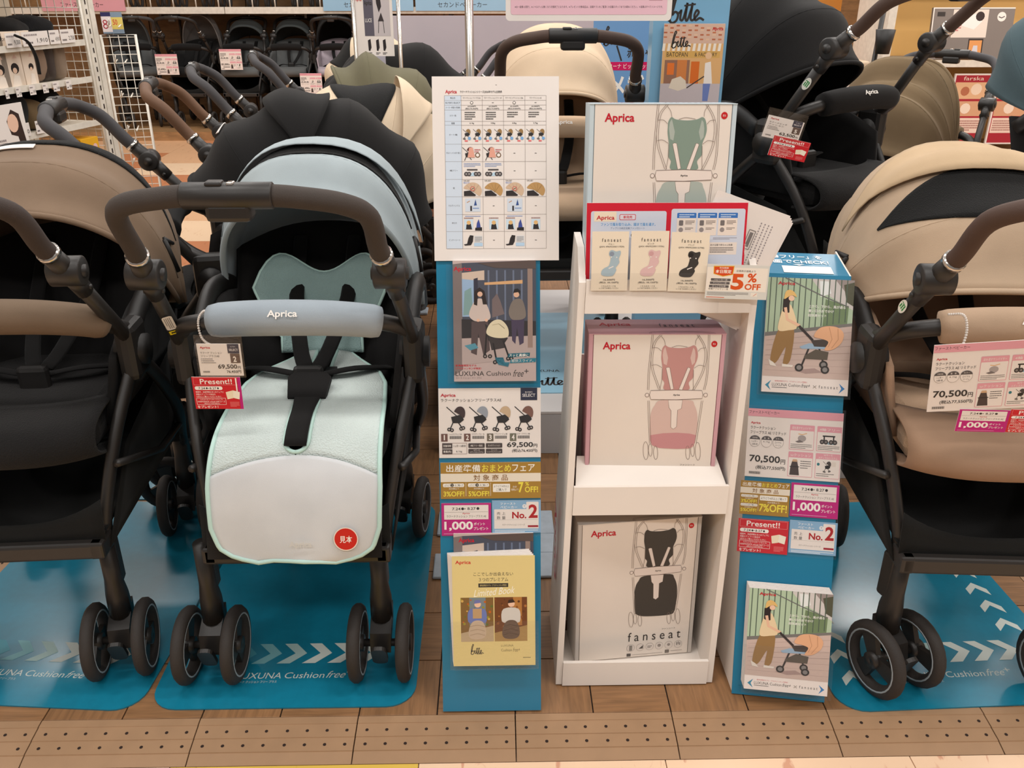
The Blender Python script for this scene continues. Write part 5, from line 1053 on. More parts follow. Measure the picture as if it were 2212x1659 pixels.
bitte(c, 150, 600, 90, DK); c.tx('LUXUNA', 150, 530, 250, 546, DK)
CREAMF = fabric('cream_fabric', (214, 190, 162)); GREYGRIP = plastic('charcoal_grip', (62, 60, 62), rough=.75, bump=.2, bscale=600); TAN = plastic('tan_brown_grip', (98, 68, 46), rough=.7, bump=.2, bscale=600); OLIVE = fabric('olive_fabric', (104, 100, 80)); PALEB = fabric('pale_beige_fabric', (212, 192, 166)); MINTG = fabric('mint_green_fabric', (176, 198, 168)); KHAKI = fabric('khaki_fabric', (122, 104, 80)); SAGE = fabric('sage_fabric', (104, 118, 100)); SLATE = fabric('slate_blue_fabric', (76, 94, 100)); GREYF = fabric('grey_fabric', (92, 94, 94)); LAVG = fabric('lavender_lining', (176, 164, 172))
FULL = [(124, .32, .205), (102, .345, .215), (80, .345, .215), (50, .33, .21), (18, .29, .2)]
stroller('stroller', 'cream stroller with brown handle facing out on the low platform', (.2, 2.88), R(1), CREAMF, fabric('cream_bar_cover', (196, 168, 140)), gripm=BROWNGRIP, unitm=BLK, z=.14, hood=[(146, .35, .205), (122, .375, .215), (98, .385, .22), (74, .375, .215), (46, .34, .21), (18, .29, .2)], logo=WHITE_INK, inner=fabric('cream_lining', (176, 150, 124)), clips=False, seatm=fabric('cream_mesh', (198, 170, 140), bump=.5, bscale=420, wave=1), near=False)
stroller('stroller', 'all black stroller with a 63,500 yen tag on the taller platform', (.86, 2.52), R(33), BLKF, BLKF, gripm=BROWNGRIP, z=.26, stickers=((-1, .34, 'mark'),), hood=[(148, .36, .22), (124, .385, .23), (100, .39, .235), (74, .38, .23), (45, .35, .22), (15, .3, .21)], logo=WHITE_INK, handle=dict(joint=(.2, -.22, .87), bar=(-.40, 1.01)), near=False)
DYAW = R(-79)
rows = [('black stroller with black flap hood and charcoal handle behind the pale blue one', (-.655, 2.26), BLKF, GREYGRIP, [(148, .37, .21), (124, .385, .22), (100, .39, .22), (76, .385, .22), (46, .36, .215), (16, .30, .2)], [('hood_flap', .34, .54, .2, .8, .02, BLKF, True), ('hood_label', .16, .20, .46, .60, .006, WHITEP, True)]),
        ('cream stroller with tan brown handle between two black strollers', (-.60, 2.74), PALEB, TAN, [(138, .355, .21), (104, .37, .22), (74, .37, .22), (44, .35, .215), (12, .30, .2)], [('hood_window', .25, .5, .15, .85, .004, DKM, True), ('hood_flap', .50, .66, .16, .84, .03, PALEB, True)]),
        ('olive stroller with its hood folded back in a heap', (-.63, 3.24), OLIVE, GREYGRIP, [(110, .395, .2), (92, .42, .21), (66, .39, .21), (22, .3, .2)], []),
        ('black stroller with a tall upright hood behind the olive one', (-.56, 3.78), BLKF, GREYGRIP, [(146, .42, .21), (106, .43, .22), (80, .42, .22), (46, .37, .21), (12, .30, .2)], []),
        ('black stroller with a low hood next to the LUCE sign', (-.34, 4.32), BLKF, GREYGRIP, [(116, .33, .2), (96, .35, .21), (72, .35, .21), (44, .33, .21), (15, .29, .2)], [('hood_flap', .2, .4, .2, .8, .018, BLKF, True)]),
        ('pale beige stroller with a dark window in its hood before the grey partition', (-.40, 4.82), PALEB, GREYGRIP, [(116, .38, .2), (96, .40, .21), (72, .40, .21), (44, .36, .21), (15, .29, .2)], [('hood_window', .5, .72, .1, .8, .004, DKM, True)]),
        ('mint green stroller with a slack folded hood before the grey partition', (-.36, 5.3), MINTG, GREYGRIP, [(84, .33, .2), (74, .30, .2), (60, .36, .2), (48, .31, .2), (30, .33, .2), (12, .28, .2)], [])]
for lab, lc, hm, gm, hd_, wn in rows:
    far_ = lc[1] > 4
    stroller('stroller', lab, lc, R(96) if far_ else DYAW, hm, gripm=gm, hood=hd_, wins=wn, near=False, clips=False, group='strollers lined up along the left side of the deck', handle=dict(joint=(.2, -.16, .74), bar=(-.24, .80)) if lc[1] > 4.5 else None, fold=.005 if 'heap' in lab or 'slack' in lab else .004, sag=.03 if 'heap' in lab or 'slack' in lab else .016)
stroller('stroller', 'khaki stroller with a folded hood behind the black stroller', (1.60, 3.45), R(140), KHAKI, gripm=GREYGRIP, hood=[(104, .4, .21), (94, .36, .21), (80, .41, .22), (66, .36, .22), (50, .39, .21), (20, .3, .2)], near=False, clips=False, sag=.03, fold=.012)
stroller('stroller', 'sage green stroller beyond the khaki one', (1.42, 4.4), R(160), SAGE, gripm=TAN, hood=FULL, near=False, clips=False)
stroller('stroller', 'slate blue stroller on the taller platform beside the black stroller', (1.96, 2.66), R(35), SLATE, gripm=GREYGRIP, z=.26, hood=[(118, .36, .21), (98, .40, .22), (76, .40, .22), (48, .36, .22), (15, .3, .21)], near=False, clips=False)
# tag on the black stroller
TM2 = standM(Vector((.80, 2.17, .8)), R(20), R(-4))
hang_tag('black stroller', TM2, (1646, 256, 1728, 302), (1658, 300, 1742, 342), '5', '63,500', '69,850円', 'ラクーナビッテ', 'クッション', (1642, 240, 1732, 304), R(13), False)
# ================================================================== FREE-STANDING SIGNS BETWEEN THE STROLLERS
# pole stand with a pink notice
ps = empty('sign_stand', (-.048, 1.82, 0), label='chrome pole stand with a grey slotted base plate behind the left banner', cat='sign stand')
BASEM = mat('grey_enamel', (176, 186, 196), rough=.4); 
b = B()
for (x0, x1, y0, y1) in ((-.107, .19, -.14, -.046), (-.06, .19, -.046, .035), (-.107, .19, .035, .14)): b.box(x0, x1, y0, y1, .001, .009, bev=.003)
b.build('base_plate', BASEM, ps); B().tube([(0, 0, .008), (0, 0, 1.75)], .0085, 14).build('pole', CHROME, ps); b = B(); b.tube([(0, .005, 1.74), (.41, .005, 1.74)], .006, 8); b.build('arm', CHROME, ps)
PINK = card_mat('pink_paper', (234, 190, 200))
o, c = card('notice_board', 'pink notice board with a line of small print above the cream stroller', 'sign', Matrix.Translation((.185, 1.86, 1.206)), .325, .46, 1000, 1415, WHITEP, .004, r=.008)
c.rr(30, 20, 970, 1380, 14, (236, 192, 204)).tx('※お一組様1点限り。※ノベルティは無くなり次第終了となります。※プレゼント対象商品は、店頭チラシをご覧頂くか店舗スタッフまでお尋ねください。＊画像はすべてイメージです。', 55, 1330, 945, 1344, DK); c.line([(60, 1290), (120, 1290)], 4, (180, 130, 140)); c.line([(860, 1300), (940, 1300)], 4, (180, 130, 140)); c.rect(620, 1180, 790, 1300, (214, 176, 204))
# sky blue column with a brochure
bm_ = standM(Vector((.462, 2.22, .001)), R(-3), R(0)); SKYB = card_mat('sky_blue_board', (120, 172, 206), rough=.35)
bs = empty('display_column', M=bm_, label='tall sky blue display column with black script lettering', cat='display stand')
B().box(-.088, .088, 0, .08, 0, 1.5).build('column', SKYB, bs); c = Canvas(176, 1500, .176, 1.5, bs); bitte(c, 36, 278, 60, DK, 5); c.tx('Cushion', 60, 318, 112, 330, DK, sh=.3)
o, c = card('brochure', 'brochure of a bakery front with a woman and stroller, on the sky blue column', 'brochure', bm_ @ Matrix.Translation((.008, -.012, .985)), .142, .2, 430, 600, None, .006)
c.rect(0, 0, 430, 600, (222, 176, 120)).rect(0, 0, 430, 130, (214, 180, 160))
for k in range(40): c.rect((k * 43) % 430, 8 + 15 * (k // 6), (k * 43) % 430 + 24, 18 + 15 * (k // 6), ((196, 120, 84), (226, 190, 160), (180, 100, 70))[k % 3])
for k in range(12): c.poly([(36 * k, 130), (36 * k + 18, 130), (36 * k + 14, 180), (36 * k - 6, 180)], (240, 232, 220))
c.rect(20, 180, 410, 226, (214, 170, 96)).tx('BATOPAN', 30, 188, 180, 218, DK).tx('& FACTORY', 230, 190, 390, 216, DK).rect(20, 240, 200, 400, (150, 110, 90)).rect(40, 260, 90, 340, (230, 120, 50)).rect(110, 240, 180, 400, (210, 130, 70)).rect(210, 250, 270, 410, (216, 110, 40)).rect(0, 400, 430, 600, (196, 186, 190)).circ(330, 210, 24, (232, 192, 150), 12).poly([(310, 260), (350, 250), (372, 400), (310, 400)], (238, 232, 226)).poly([(306, 400), (360, 400), (350, 520), (312, 520)], (110, 130, 190)).poly([(60, 430), (80, 370), (140, 350), (180, 380), (190, 430), (130, 450)], (226, 214, 196)).line([(190, 430), (310, 350)], 8, (70, 62, 60)); aprica(c, 340, 22, 418, 50); bitte(c, 60, 100, 100, DK, 8)
# blue poster with a magenta band further back
o, c = card('poster', 'blue poster with a magenta band and white katakana behind the cream stroller', 'poster', Matrix.Translation((.52, 3.52, .55)), .30, .6, 300, 600, card_mat('poster_blue', (104, 150, 200)), .005)
bitte(c, 40, 60, 60, DK, 5); c.tx('赤ちゃん', 130, 100, 260, 140, DK, b=.02).line([(90, 96), (110, 150)], 6, DK).rect(40, 154, 260, 184, (200, 20, 90)).tx('ラクーナ ビッテ クッション', 46, 160, 254, 178, WHITE_INK).tx('メガ', 70, 200, 200, 276, WHITE_INK, b=.03)
B().tube([(.0, .01, -.55), (0, .01, 0)], .008, 8).build('post', CHROME, o); B().box(-.12, .12, -.1, .14, -.549, -.54, bev=.002).build('base_plate', BASEM, o)
# LUCE sign with its poster on two thin poles
lc = Vector((-.44, 3.49, 0))
ls = empty('sign_stand', lc, label='two slim chrome poles carrying the LUCE poster between the hoods', cat='sign stand')
for x in (-.075, .09): B().tube([(x, 0, .01), (x, 0, 1.6)], .0075, 10).build('pole', CHROME, ls)
B().box(-.14, .15, -.02, .05, .001, .012, bev=.003).build('base_plate', BASEM, ls)
o, c = card('poster', 'white LUCE poster with stroller pictures clipped between two slim poles', 'poster', Matrix.Translation(lc + Vector((.0, .002, 1.02))), .135, .5, 270, 1000, None, .003)
c.rect(60, 0, 130, 860, (96, 92, 104)).rect(130, 0, 250, 860, (198, 190, 192)).tx('Aprica', 66, 620, 122, 660, DK, b=.02).tx('LUCE', 68, 740, 116, 766, WHITE_INK); aprica(c, 6, 600, 50, 630)
c.poly([(150, 560), (180, 545), (190, 660), (170, 700), (155, 640)], (50, 44, 46)).poly([(160, 760), (185, 700), (205, 760)], (60, 54, 56)).line([(166, 760), (160, 840)], 4, DK).line([(198, 760), (204, 840)], 4, DK)
for x in (90, 150, 200): c.poly([(x - 10, 960), (x - 12, 890), (x + 8, 880), (x + 12, 940), (x, 965)], (48, 42, 44)); c.gk(x - 16, 972, x + 16, 990, DK, 2)
o, c = card('name_sign', 'slim grey LUCE name panel below the poster', 'sign', Matrix.Translation(lc + Vector((.002, -.012, .775))), .064, .245, 128, 490, card_mat('lavender_panel', (176, 172, 184)), .008)
c.tx('LUCE', 26, 66, 94, 86, DK, b=.01)
# low lavender partition
pt = empty('partition_screen', (.0, 5.62, 0), label='low lavender grey partition screen with a white foot behind the strollers', cat='partition')
B().prism([(p[0], p[1]) for p in rrect(1.55, 1.05, .04, 5, 0, .56)], 0, .025).build('panel', card_mat('lavender_laminate', (186, 176, 184)), pt)
B().box(-.8, .8, -.04, .07, .001, .04, bev=.004).build('foot', WHITEC, pt); B().box(-.83, -.775, -.03, .05, .03, .9, bev=.01).build('end_post', WHITEC, pt)
# ================================================================== BACK WALL WITH SHELF AND MORE STROLLERS
WALLW = wood('wall_wood', 'x', (150, 112, 72))
wb = B().box(-5.2, 5.2, 9.15, 9.25, -.02, 3.4).build('wall_back', mat('wall_backing', (120, 90, 60), rough=.7)); tag(wb, 'wood panelled back wall of the shop', 'wall', kind='structure')
for k in range(11):
    p = B().box(.004, .936, 0, .02, 0, 2.6, bev=.003).build('wall_panel', WALLW, wb); p.location = (-5.18 + .94 * k, 9.125, .0)
WL = B().box(-5.3, -5.2, -2.5, 9.25, -.02, 3.4).build('wall_left', card_mat('wall_paint', (226, 214, 198))); tag(WL, 'plain cream side wall', 'wall', kind='structure')
WRt = B().box(5.2, 5.3, -2.5, 9.25, -.02, 3.4).build('wall_right', MATS['wall_paint']); tag(WRt, 'plain cream side wall', 'wall', kind='structure')
STEEL = mat('white_enamel', (226, 220, 208), rough=.35)
SZ = 1.035
sh = empty('wall_shelf', (-1.8, 8.9, SZ), label='long white wall shelf with wire guard carrying folded strollers', cat='shelf')
for k in range(5):
    B().box(-3.2 + 1.3 * k, -1.905 + 1.3 * k, -.35, .2, -.03, 0, bev=.003).build('shelf_board', card_mat('shelf_wood', (190, 160, 120)), sh)
    B().box(-3.2 + 1.3 * k, -1.905 + 1.3 * k, -.362, -.35, -.035, .022, bev=.002).build('shelf_lip', STEEL, sh)
    b = B()
    for q in range(7): b.tube([(-3.15 + 1.3 * k + .2 * q, -.356, .02), (-3.15 + 1.3 * k + .2 * q, -.356, .13)], .006, 6)
    b.tube([(-3.15 + 1.3 * k, -.356, .13), (-1.95 + 1.3 * k, -.356, .13)], .006, 6); b.build('wire_guard', STEEL, sh)
    b = B(); b.tube([(-2.5 + 1.3 * k, .2, -.35), (-2.5 + 1.3 * k, .2, -.03)], .012, 6); b.box(-2.51 + 1.3 * k, -2.49 + 1.3 * k, -.3, .2, -.07, -.03); b.build('bracket', mat('dark_steel', (70, 64, 58), rough=.4, metal=.6), sh)
def wall_sign(label, x0, x1, col, text, z0=SZ - .01, h=.105):
    o, c = card('shelf_sign', label, 'sign', Matrix.Translation(((x0 + x1) / 2, 8.52, z0)), x1 - x0, h, 1000, 1000 * h / (x1 - x0), card_mat('sign_' + text[0] + str(col[0]), col, rough=.3, coat=.4), .012); H_ = 1000 * h / (x1 - x0)
    c.tx(text, 230, H_ * .3, 740, H_ * .72, DK)
wall_sign('pink First stroller shelf sign on the wall shelf', -4.0, -3.27, (224, 160, 172), 'ファーストベビーカー')
wall_sign('light blue Second stroller shelf sign beside the wire guard', -1.52, -.72, (150, 190, 218), 'セカンドベビーカー')
wall_sign('light blue Second stroller shelf sign above the lavender partition', -.70, .16, (150, 190, 218), 'セカンドベビーカー')
folded = None
for k in range(14):
    x = -3.1 + .40 * k
    if folded is None:
        r_ = empty('folded_stroller', (x, 8.78, SZ), 0, 'black folded stroller standing on the wall shelf', 'stroller', 'folded strollers on the wall shelf')
        for s in (-1, 1):
            for t in (-1, 1): w = share('wheel', WT, r_, Matrix.Translation((s * .12 + t * .03, -.1, .078)));
            B().tube([(s * .12, -.08, .09), (s * .1, -.02, .6), (s * .1, .04, .85)], .012, 8).build('frame_tube', FRAME, r_)
        b = B(); b.box(-.15, .15, -.1, .08, .15, .62, bev=.05); b.build('folded_seat', BLKF, r_); B().tube([(-.1, .04, .84), (0, .05, .9), (.1, .04, .84)], .013, 8).build('handle', BLK, r_); folded = r_
    else: c2 = copy_tree(folded); c2.location.x = x
pl = B().box(-4.6, -.6, 8.0, 9.1, FZ, .06).build('wall_plinth', wood('plinth_wood', 'x', (178, 136, 92))); tag(pl, 'low wooden plinth along the back wall under the strollers', 'plinth')
UP_ = [(112, .30, .2), (92, .34, .21), (66, .34, .21), (36, .30, .2)]
for lab, x, yw, hm, hd_, gm, inn in (('grey stroller with a pointed hood turned sideways at the back wall', -3.24, 24, GREYF, [(98, .36, .17), (84, .38, .19), (60, .34, .2), (30, .28, .2)], GREYGRIP, GREYF), ('grey hooded stroller against the wood wall next to the pointed one', -2.70, -6, fabric('warm_grey_fabric', (104, 98, 94)), [(96, .38, .19), (82, .40, .2), (58, .34, .2), (30, .28, .2)], BLK, BLKF), ('dark grey stroller with a wide flat hood and a hanging price card', -2.26, 0, fabric('charcoal_fabric', (58, 62, 62)), UP_, BLK, GREYF), ('dark grey stroller close beside the one with a hanging price card', -1.84, 0, MATS['charcoal_fabric'], UP_, BLK, GREYF), ('black stroller with lavender hood lining at the back wall', -1.42, 4, BLKF, [(120, .40, .2), (96, .42, .22), (66, .38, .22), (30, .3, .2)], BLK, LAVG), ('black narrow stroller behind the lavender partition', -0.98, 0, BLKF, [(96, .42, .19), (80, .42, .2), (50, .34, .2), (20, .28, .2)], BLK, BLKF)):
    stroller('stroller', lab, (x, 8.48), R(yw), hm, gripm=gm, hood=hd_, near=False, clips=False, z=.06, scale=.92, group='strollers on the plinth at the back wall', inner=inn, seatm=GREYF, handle=dict(joint=(.18, .12, .82), bar=(.34, .98), w=.18) if 'wide' in lab or 'close' in lab or 'narrow' in lab else None, sleevem=BLKF)
for k, (x, z0) in enumerate(((-2.30, .50), (-2.86, .46), (-1.62, .30))):
    o, c = card('price_card', ('white price card with pink header hanging on the wide hooded stroller', 'white price card with pink header hanging on the grey strollers', 'cream price card leaning on the black lavender lined stroller')[k], 'price card', Matrix.Translation((x, 8.18, z0 + .06)), .19, .17, 1000, 690, None, .003); draw_price_limited(c, ('85,000', '35,490', '35,490')[k], None, False)
# ================================================================== LEFT SHELF UNIT WITH ACCESSORIES
GA = R(73.1); GM = Matrix.Translation((-1.717, 4.0, FZ)) @ Matrix.Rotation(GA, 4, 'Z')
gd = empty('shelf_unit', M=GM, label='white metal shelf unit of stroller accessories with slotted end post', cat='shelf')
SHW = card_mat('shelf_cream', (214, 204, 186), rough=.4)
def gpx(x, y): a = onM(GM, x, y); return a[0], a[1]
lip = [((0, 104), (160, 93)), ((0, 198), (175, 170)), ((0, 306), (92, 287))]
LZ = [gpx(80, 98)[1], gpx(88, 184)[1], gpx(60, 293)[1]]
for zz in LZ + [LZ[0] + .26, .12]:
    B().box(-.95, -.02, 0, .36, zz - .012, zz).build('shelf_board', SHW, gd); B().box(-.95, -.02, -.004, 0, zz - .016, zz + .008).build('shelf_lip', STEEL, gd)
B().box(-.95, .0, .36, .37, .0, 1.6).build('back_panel', SHW, gd)
for dx in (.0, .035): B().box(dx, dx + .03, -.01, .02, 0.001, 1.65, bev=.002).build('slotted_post', STEEL, gd)
b = B()
for k in range(40): b.box(.012, .018, -.0112, -.0098, .1 + .038 * k, .12 + .038 * k)
b.build('post_slots', HOLE, gd)
def wire_grid(name, label, M, w, h, st=.035, depth=.0):
    r_ = empty(name, M=M, label=label, cat='wire panel'); v = B().tube([(0, 0, 0), (0, 0, h)], .0018, 5).build('wire', STEEL, r_); hh = B().tube([(0, 0, 0), (w, 0, 0)], .0018, 5).build('wire', STEEL, r_)
    for k in range(1, int(w / st) + 1): share('wire', v, r_, Matrix.Translation((k * st, 0, 0)))
    for k in range(1, int(h / st) + 1): share('wire', hh, r_, Matrix.Translation((0, .002, k * st)))
    b = B(); b.tube([(0, 0, 0), (w, 0, 0), (w, 0, h), (0, 0, h), (0, 0, 0)], .006, 6); b.build('frame', STEEL, r_); return r_
wire_grid('wire_panel', 'white wire grid panel closing the end of the shelf unit', GM @ Matrix.Translation((-.005, .0, .35)) @ Matrix.Rotation(R(105), 4, 'Z'), .36, 1.2)
wp = wire_grid('wire_panel', 'narrow white wire grid with hooks beside the slotted post', GM @ Matrix.Translation((.075, -.01, .30)) @ Matrix.Rotation(R(-62), 4, 'Z'), .14, .78)
for k in range(6):
    z0 = .12 + .14 * k; b = B(); b.tube(cat_rom([(.05, -.004, z0), (.06, -.12, z0 - .004), (.075, -.18, z0 + .01), (.08, -.19, z0 + .03)], 4), .003, 6); b.tube([(.09, -.004, z0), (.10, -.12, z0 - .004)], .003, 6); b.build('hook', STEEL, wp)
def blob(name, label, cat, M, sx, sy, sz, m, n=2.6, amp=.06, seed=0, group=None):
    b = B(); rnd = random.Random(seed); ph = [rnd.uniform(0, 6) for _ in range(6)]
    def fn(i, j):
        th = 2 * PI * i; ph_ = PI * j; e = 2 / n
        cs = lambda a: (abs(math.cos(a)) ** e) * (1 if math.cos(a) >= 0 else -1); sn = lambda a: (abs(math.sin(a)) ** e) * (1 if math.sin(a) >= 0 else -1)
        k = 1 + amp * (math.sin(3 * th + ph[0]) * math.sin(2 * ph_ + ph[1]) + .6 * math.sin(5 * th + ph[2]) * math.sin(4 * ph_ + ph[3]))
        return Vector((sx * cs(th) * sn(ph_) * k, sy * sn(th) * sn(ph_) * k, sz * (1 - cs(ph_) * (1 + .1 * amp)) ))
    b.grid(fn, 28, 16); bmesh.ops.remove_doubles(b.bm, verts=b.bm.verts, dist=.0003); o = b.build(name, m, None, M); tag(o, label, cat, group); return o
def gplace(px, py, d=.12):
    a = gpx(px, py); return a
S1, S2, S3 = LZ
def gm(x, y, z, rz=0., tilt=0.): return GM @ Matrix.Translation((x, y, z)) @ Matrix.Rotation(rz, 4, 'Z') @ Matrix.Rotation(tilt, 4, 'Y')
xa = lambda px, py: gpx(px, py)[0]
blob('baby_carrier', 'black baby carrier with a white label on the upper shelf', 'baby carrier', gm(xa(60, 50), .14, S1 + .002), .092, .1, .05, BLKF, 2.4, .12, 3)
blob('baby_carrier', 'black fleece baby carrier beside the wire grid on the upper shelf', 'baby carrier', gm(xa(118, 50), .15, S1 + .002), .082, .1, .052, fabric('fleece_black', (22, 22, 24), bump=1., bscale=200), 2.4, .1, 5)
blob('folded_pouch', 'dark grey folded pouch at the near end of the upper shelf', 'pouch', gm(xa(8, 60), .13, S1 + .002), .065, .1, .03, SEATB, 2.4, .1, 8)
def carton(label, x, w, h, d, z, col, draw=None, name='carton', yy=.03, grp=None, rz=0.):
    o = B().box(-w / 2, w / 2, 0, d, 0, h, bev=.001).build(name, card_mat('carton_%d_%d_%d' % col, col), None, gm(x, yy, z, rz)); tag(o, label, 'box', grp)
    if draw: c = Canvas(100 * w / h, 100, w, h, o); draw(c, 100 * w / h)
    return o
def d_konny(c, W): c.tx('konny', W * .15, 8, W * .7, 18, (120, 110, 104)); c.circ(W * .6, 66, W * .2, (40, 34, 34), 12); c.circ(W * .58, 70, W * .11, (230, 196, 172), 10); c.poly([(W * .3, 100), (W * .5, 78), (W * .75, 80), (W * .8, 100)], (238, 226, 214)); c.gk(W * .15, 26, W * .6, 34, (180, 160, 150), 2); c.poly([(W * .55, 48), (W * .7, 40), (W * .8, 48)], (222, 190, 176))
for k, (px, w) in enumerate(((10, .1), (42, .1), (79, .065))): carton(('cream carton with a mother portrait at the near end of the shelf', 'cream carton with a mother portrait under the hanging strap', 'narrow cream carton with a mother portrait by the clear bags')[k], xa(px, 150), w, .2, .09, S2 + .001, (232, 214, 196), d_konny, grp='mother portrait cartons')
def d_green(c, W): c.rect(0, 0, W, 100, (140, 176, 40)); c.circ(W * .3, 60, 14, (210, 220, 190), 12); c.poly([(W * .6, 100), (W * .5, 20), (W * .8, 10), (W * .75, 100)], (240, 140, 50)); c.poly([(W * .4, 60), (W * .35, 0), (W * .55, 0), (W * .5, 50)], (220, 210, 200))
for k, px in enumerate((14, 46)): carton(('green and orange carton at the near end of the top shelf', 'green and orange carton beside the turquoise box')[k], xa(px, 10), .1, .2, .08, S1 + .262, (140, 176, 40), d_green, grp='green cartons on the top shelf')
carton('turquoise carton with a brown flap on the top shelf', xa(88, 10), .10, .2, .08, S1 + .262, (70, 160, 184), lambda c, W: (c.rect(0, 0, W, 100, (70, 160, 184)), c.poly([(W * .5, 0), (W, 0), (W, 100), (W * .7, 100)], (110, 84, 74)), c.circ(W * .32, 55, 8, (40, 60, 70), 10)))
BAGM = film('clear_bag_film', .1)
for k, (px, col, s_) in enumerate(((108, (150, 126, 108), .041), (132, (74, 64, 60), .038), (156, (150, 130, 112), .038))):
    o = blob('bagged_cover', ('taupe fabric cover in a clear bag next to the cartons', 'dark brown fabric cover in a clear bag', 'sandy fabric cover in a clear bag by the wire grid')[k], 'bagged cover', gm(xa(px, 140), .1, S2 + .001), s_, .06, .085, fabric('bag_fabric_%d' % k, col), 3, .1, 20 + k, 'bagged covers on the middle shelf')
    b = B(); b.box(-s_ * 1.05, s_ * 1.05, -.068, .068, .0, .185, bev=.02); b.build('clear_bag', BAGM, o)
for k, (px, col, sx, szz) in enumerate(((14, (26, 26, 26), .078, .07), (62, (34, 33, 33), .07, .085), (106, (112, 92, 66), .058, .06), (144, (24, 24, 26), .055, .08))):
    blob('carrier_bag', ('black padded bag at the near end of the lower shelf', 'charcoal tall bag on the lower shelf', 'tan folded carrier between two black bags', 'black bag with a grey stripe by the post')[k], 'bag', gm(xa(px, 260), .13, S3 + .001), sx, .1, szz, fabric('bag_%d' % k, col), 2.8, .08, 30 + k, 'bags on the lower shelf')
def strip_cards(z, pxs, py, hh, grp, lab):
    for k, (a, b_) in enumerate(pxs):
        x0, x1 = xa(a, py), xa(b_, py); o, c = card('price_strip', lab, 'price card', gm((x0 + x1) / 2, -.012, z, 0), abs(x1 - x0) * .96, hh, 100, 60, None, .001, grp)
        c.gk(8, 8, 60, 20, (150, 140, 140), 1).tx('%d,%03d' % (random.randint(1, 9), random.randint(0, 99) * 10), 55, 30, 95, 50, DK).gk(10, 40, 40, 52, (110, 100, 100), 1)
strip_cards(S1 + .0, ((4, 38), (40, 100), (101, 124), (125, 157)), 80, .052, 'price strips on the upper shelf', 'white price strip on the lip of the upper shelf')
strip_cards(S2 - .03, ((2, 10), (26, 38), (56, 70), (86, 98), (109, 123), (138, 150)), 185, .036, 'price strips on the middle shelf', 'small white price ticket on the lip of the middle shelf')
strip_cards(S3 + .0, ((8, 62), (74, 94)), 285, .05, 'price strips on the lower shelf', 'white price strip on the lip of the lower shelf')
b = B(); b.tube(cat_rom([gm(xa(18, 80), -.03, S1 + .045) @ Vector((0, 0, 0)), gm(xa(34, 80), -.05, S1 + .02) @ Vector((0, 0, 0)), gm(xa(50, 100), -.05, S1 - .04) @ Vector((0, 0, 0)), gm(xa(54, 120), -.05, S1 - .10) @ Vector((0, 0, 0))], 6), .012, 8, flat=.4); tag(b.build('hanging_strap', SEATB), 'dark grey sample strap hanging over the upper shelf lip', 'strap')
for k, px in enumerate((105, 150, 190)): carton(('bright yellow carton low on the shelf unit', 'bright yellow carton with faces low by the post', 'bright yellow carton with faces under the wire grid')[k], xa(px, 300), .12, .1, .12, S3 - .16, (236, 176, 30), (lambda c, W: [c.circ(W * f, 40 + 10 * (q % 2), 14, (240, 196, 190), 10) for q, f in enumerate((.2, .5, .8))]) if k else None, 'carton', .0, 'yellow cartons')
B().box(-.95, -.0, .0, .36, S3 - .172, S3 - .162).build('shelf_board', SHW, gd)
o, c = card('poster', 'white poster of a smiling woman at the foot of the shelf unit', 'poster', GM @ Matrix.Translation((xa(14, 350), -.04, gpx(14, 385)[1])), .19, .27, 190, 270, None, .004)
c.poly([(100, 60), (130, 20), (165, 40), (175, 140), (150, 200), (140, 120), (110, 110)], (60, 44, 40)).circ(128, 70, 26, (236, 196, 172), 14, 34).poly([(96, 270), (110, 180), (170, 170), (190, 270)], (236, 214, 204)).gk(10, 120, 80, 170, (150, 140, 140), 4)
o, c = card('shelf_talker', 'blue and yellow card with a red figure on top of the narrow wire grid', 'sign', GM @ Matrix.Translation((.10, -.06, 1.085)) @ Matrix.Rotation(R(-62), 4, 'Z'), .085, .085, 100, 100, card_mat('talker_blue', (130, 150, 170)), .002)
c.rect(0, 0, 46, 20, (50, 50, 96)).rect(0, 20, 46, 92, (236, 226, 226)).circ(16, 46, 11, (170, 50, 60), 12).circ(16, 46, 6, (236, 226, 226), 12).circ(16, 66, 12, (170, 50, 60), 12).circ(16, 66, 7, (236, 226, 226), 12).rect(46, 24, 100, 80, (226, 206, 110)).tx('50', 52, 34, 74, 60, (210, 80, 60), b=.02).gk(28, 40, 42, 60, DK, 2)
# ================================================================== RIGHT: TAN WALL BAY WITH POSTER BOARDS
area('bay_fill_light', (2.9, 4.55, 2.5), 1.4, .25, 26, rot=(R(-24), 0, 0))  # added fill light to brighten the tan back board, not a known fixture
TANW = card_mat('tan_board', (226, 182, 112)); bay = empty('display_bay', (2.62, 5.3, 0), label='tan display bay with shelves of baby product boards', cat='shelf')
B().box(-.55, 1.4, 0, .03, .0, 2.2).build('back_board', TANW, bay); B().box(-.57, -.53, -.4, .03, 0, 2.2).build('upright', STEEL, bay); B().box(-1.0, -.57, .3, .33, 0, 2.2).build('wing_board', card_mat('tan_board_dark', (206, 138, 60)), bay)
for zz in (.885, 1.30, .42): B().box(-.53, 1.4, -.38 if zz < 1.2 else -.1, 0, zz - .025, zz).build('shelf_board', card_mat('bay_shelf', (150, 120, 84)), bay); B().box(-.53, 1.4, -.39 if zz < 1.2 else -.11, -.38 if zz < 1.2 else -.1, zz - .03, zz + .004).build('shelf_lip', STEEL, bay)
o, c = card('product_board', 'grey product board with a baby photo on the tan bay shelf', 'sign', Matrix.Translation((2.56, 5.0, .887)) @ Matrix.Rotation(R(-8), 4, 'X'), .44, .26, 440, 260, card_mat('grey_board', (126, 116, 110)), .02)
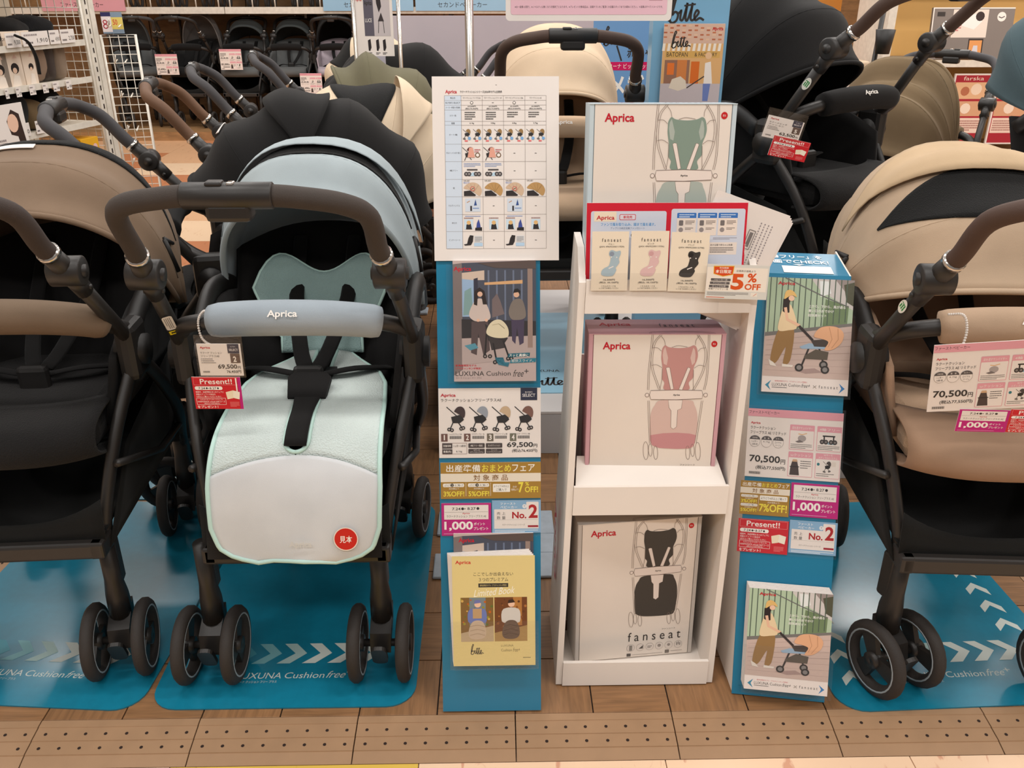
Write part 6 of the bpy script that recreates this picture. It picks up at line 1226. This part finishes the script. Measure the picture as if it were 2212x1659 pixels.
c.rect(0, 0, 440, 6, PAP).rect(0, 0, 6, 260, PAP).rect(110, 10, 300, 150, (226, 212, 200)).poly([(160, 90), (190, 40), (240, 30), (270, 70), (230, 110)], (240, 232, 226)).circ(256, 44, 24, (60, 48, 46), 12).circ(372, 46, 24, (236, 228, 220), 16).line([(356, 46), (372, 52), (388, 44)], 5, (90, 80, 80)).rect(24, 22, 66, 44, (60, 54, 52)).rect(210, 156, 290, 254, (50, 44, 44)).rect(216, 164, 284, 246, (220, 150, 90)).poly([(230, 246), (240, 190), (262, 190), (268, 246)], (206, 200, 206)).rect(118, 44, 150, 56, (200, 60, 60)).gk(116, 70, 160, 120, (190, 100, 100), 4)
for k, x in enumerate((2.58, 2.82, 3.06)):
    o, c = card('product_poster', 'red and cream product poster with pictures hanging below the tan bay shelf', 'poster', Matrix.Translation((x, 4.93, .45)), .21, .37, 210, 370, None, .012, 'red product posters in the tan bay')
    c.rect(8, 8, 202, 362, (170, 40, 56)).tx('farska', 50, 14, 160, 34, (240, 226, 210)).rect(12, 44, 198, 130, (224, 180, 140)).circ(70, 90, 24, (180, 110, 80), 12).circ(130, 80, 30, (236, 214, 190), 12).rect(12, 142, 198, 220, (214, 166, 130)).circ(90, 180, 28, (240, 222, 204), 12).rect(12, 230, 198, 310, (236, 214, 200)).gk(20, 240, 190, 300, (170, 120, 110), 5)
carton_ = B().box(-.14, .14, -.1, .1, 0, .9, bev=.01).build('display_box', card_mat('pale_wood_box', (204, 184, 158)), None, Matrix.Translation((1.86, 5.02, FZ))); tag(carton_, 'tall pale wooden display box behind the black stroller', 'display box')
B().box(-.12, .12, -.104, -.1, .7, .86).build('label_panel', WHITEP, carton_)
cp = empty('cup_holder', (1.72, 4.12, .0), label='black cup holder clipped on a thin stroller tube', cat='cup holder'); b = B(); b.lathe([(0, .001), (0, .03), (.10, .042), (.10, .038), (.006, .026)], Matrix.Translation((0, 0, .98)) @ Matrix.Rotation(-PI / 2, 4, 'Y'), 18); b.build('cup', BLK, cp); B().tube([(-.03, .06, FZ), (-.02, .055, .6), (.0, .052, 1.2)], .011, 8).build('tube', FRAME, cp)
flush_canvases()
bpy.context.view_layer.update()
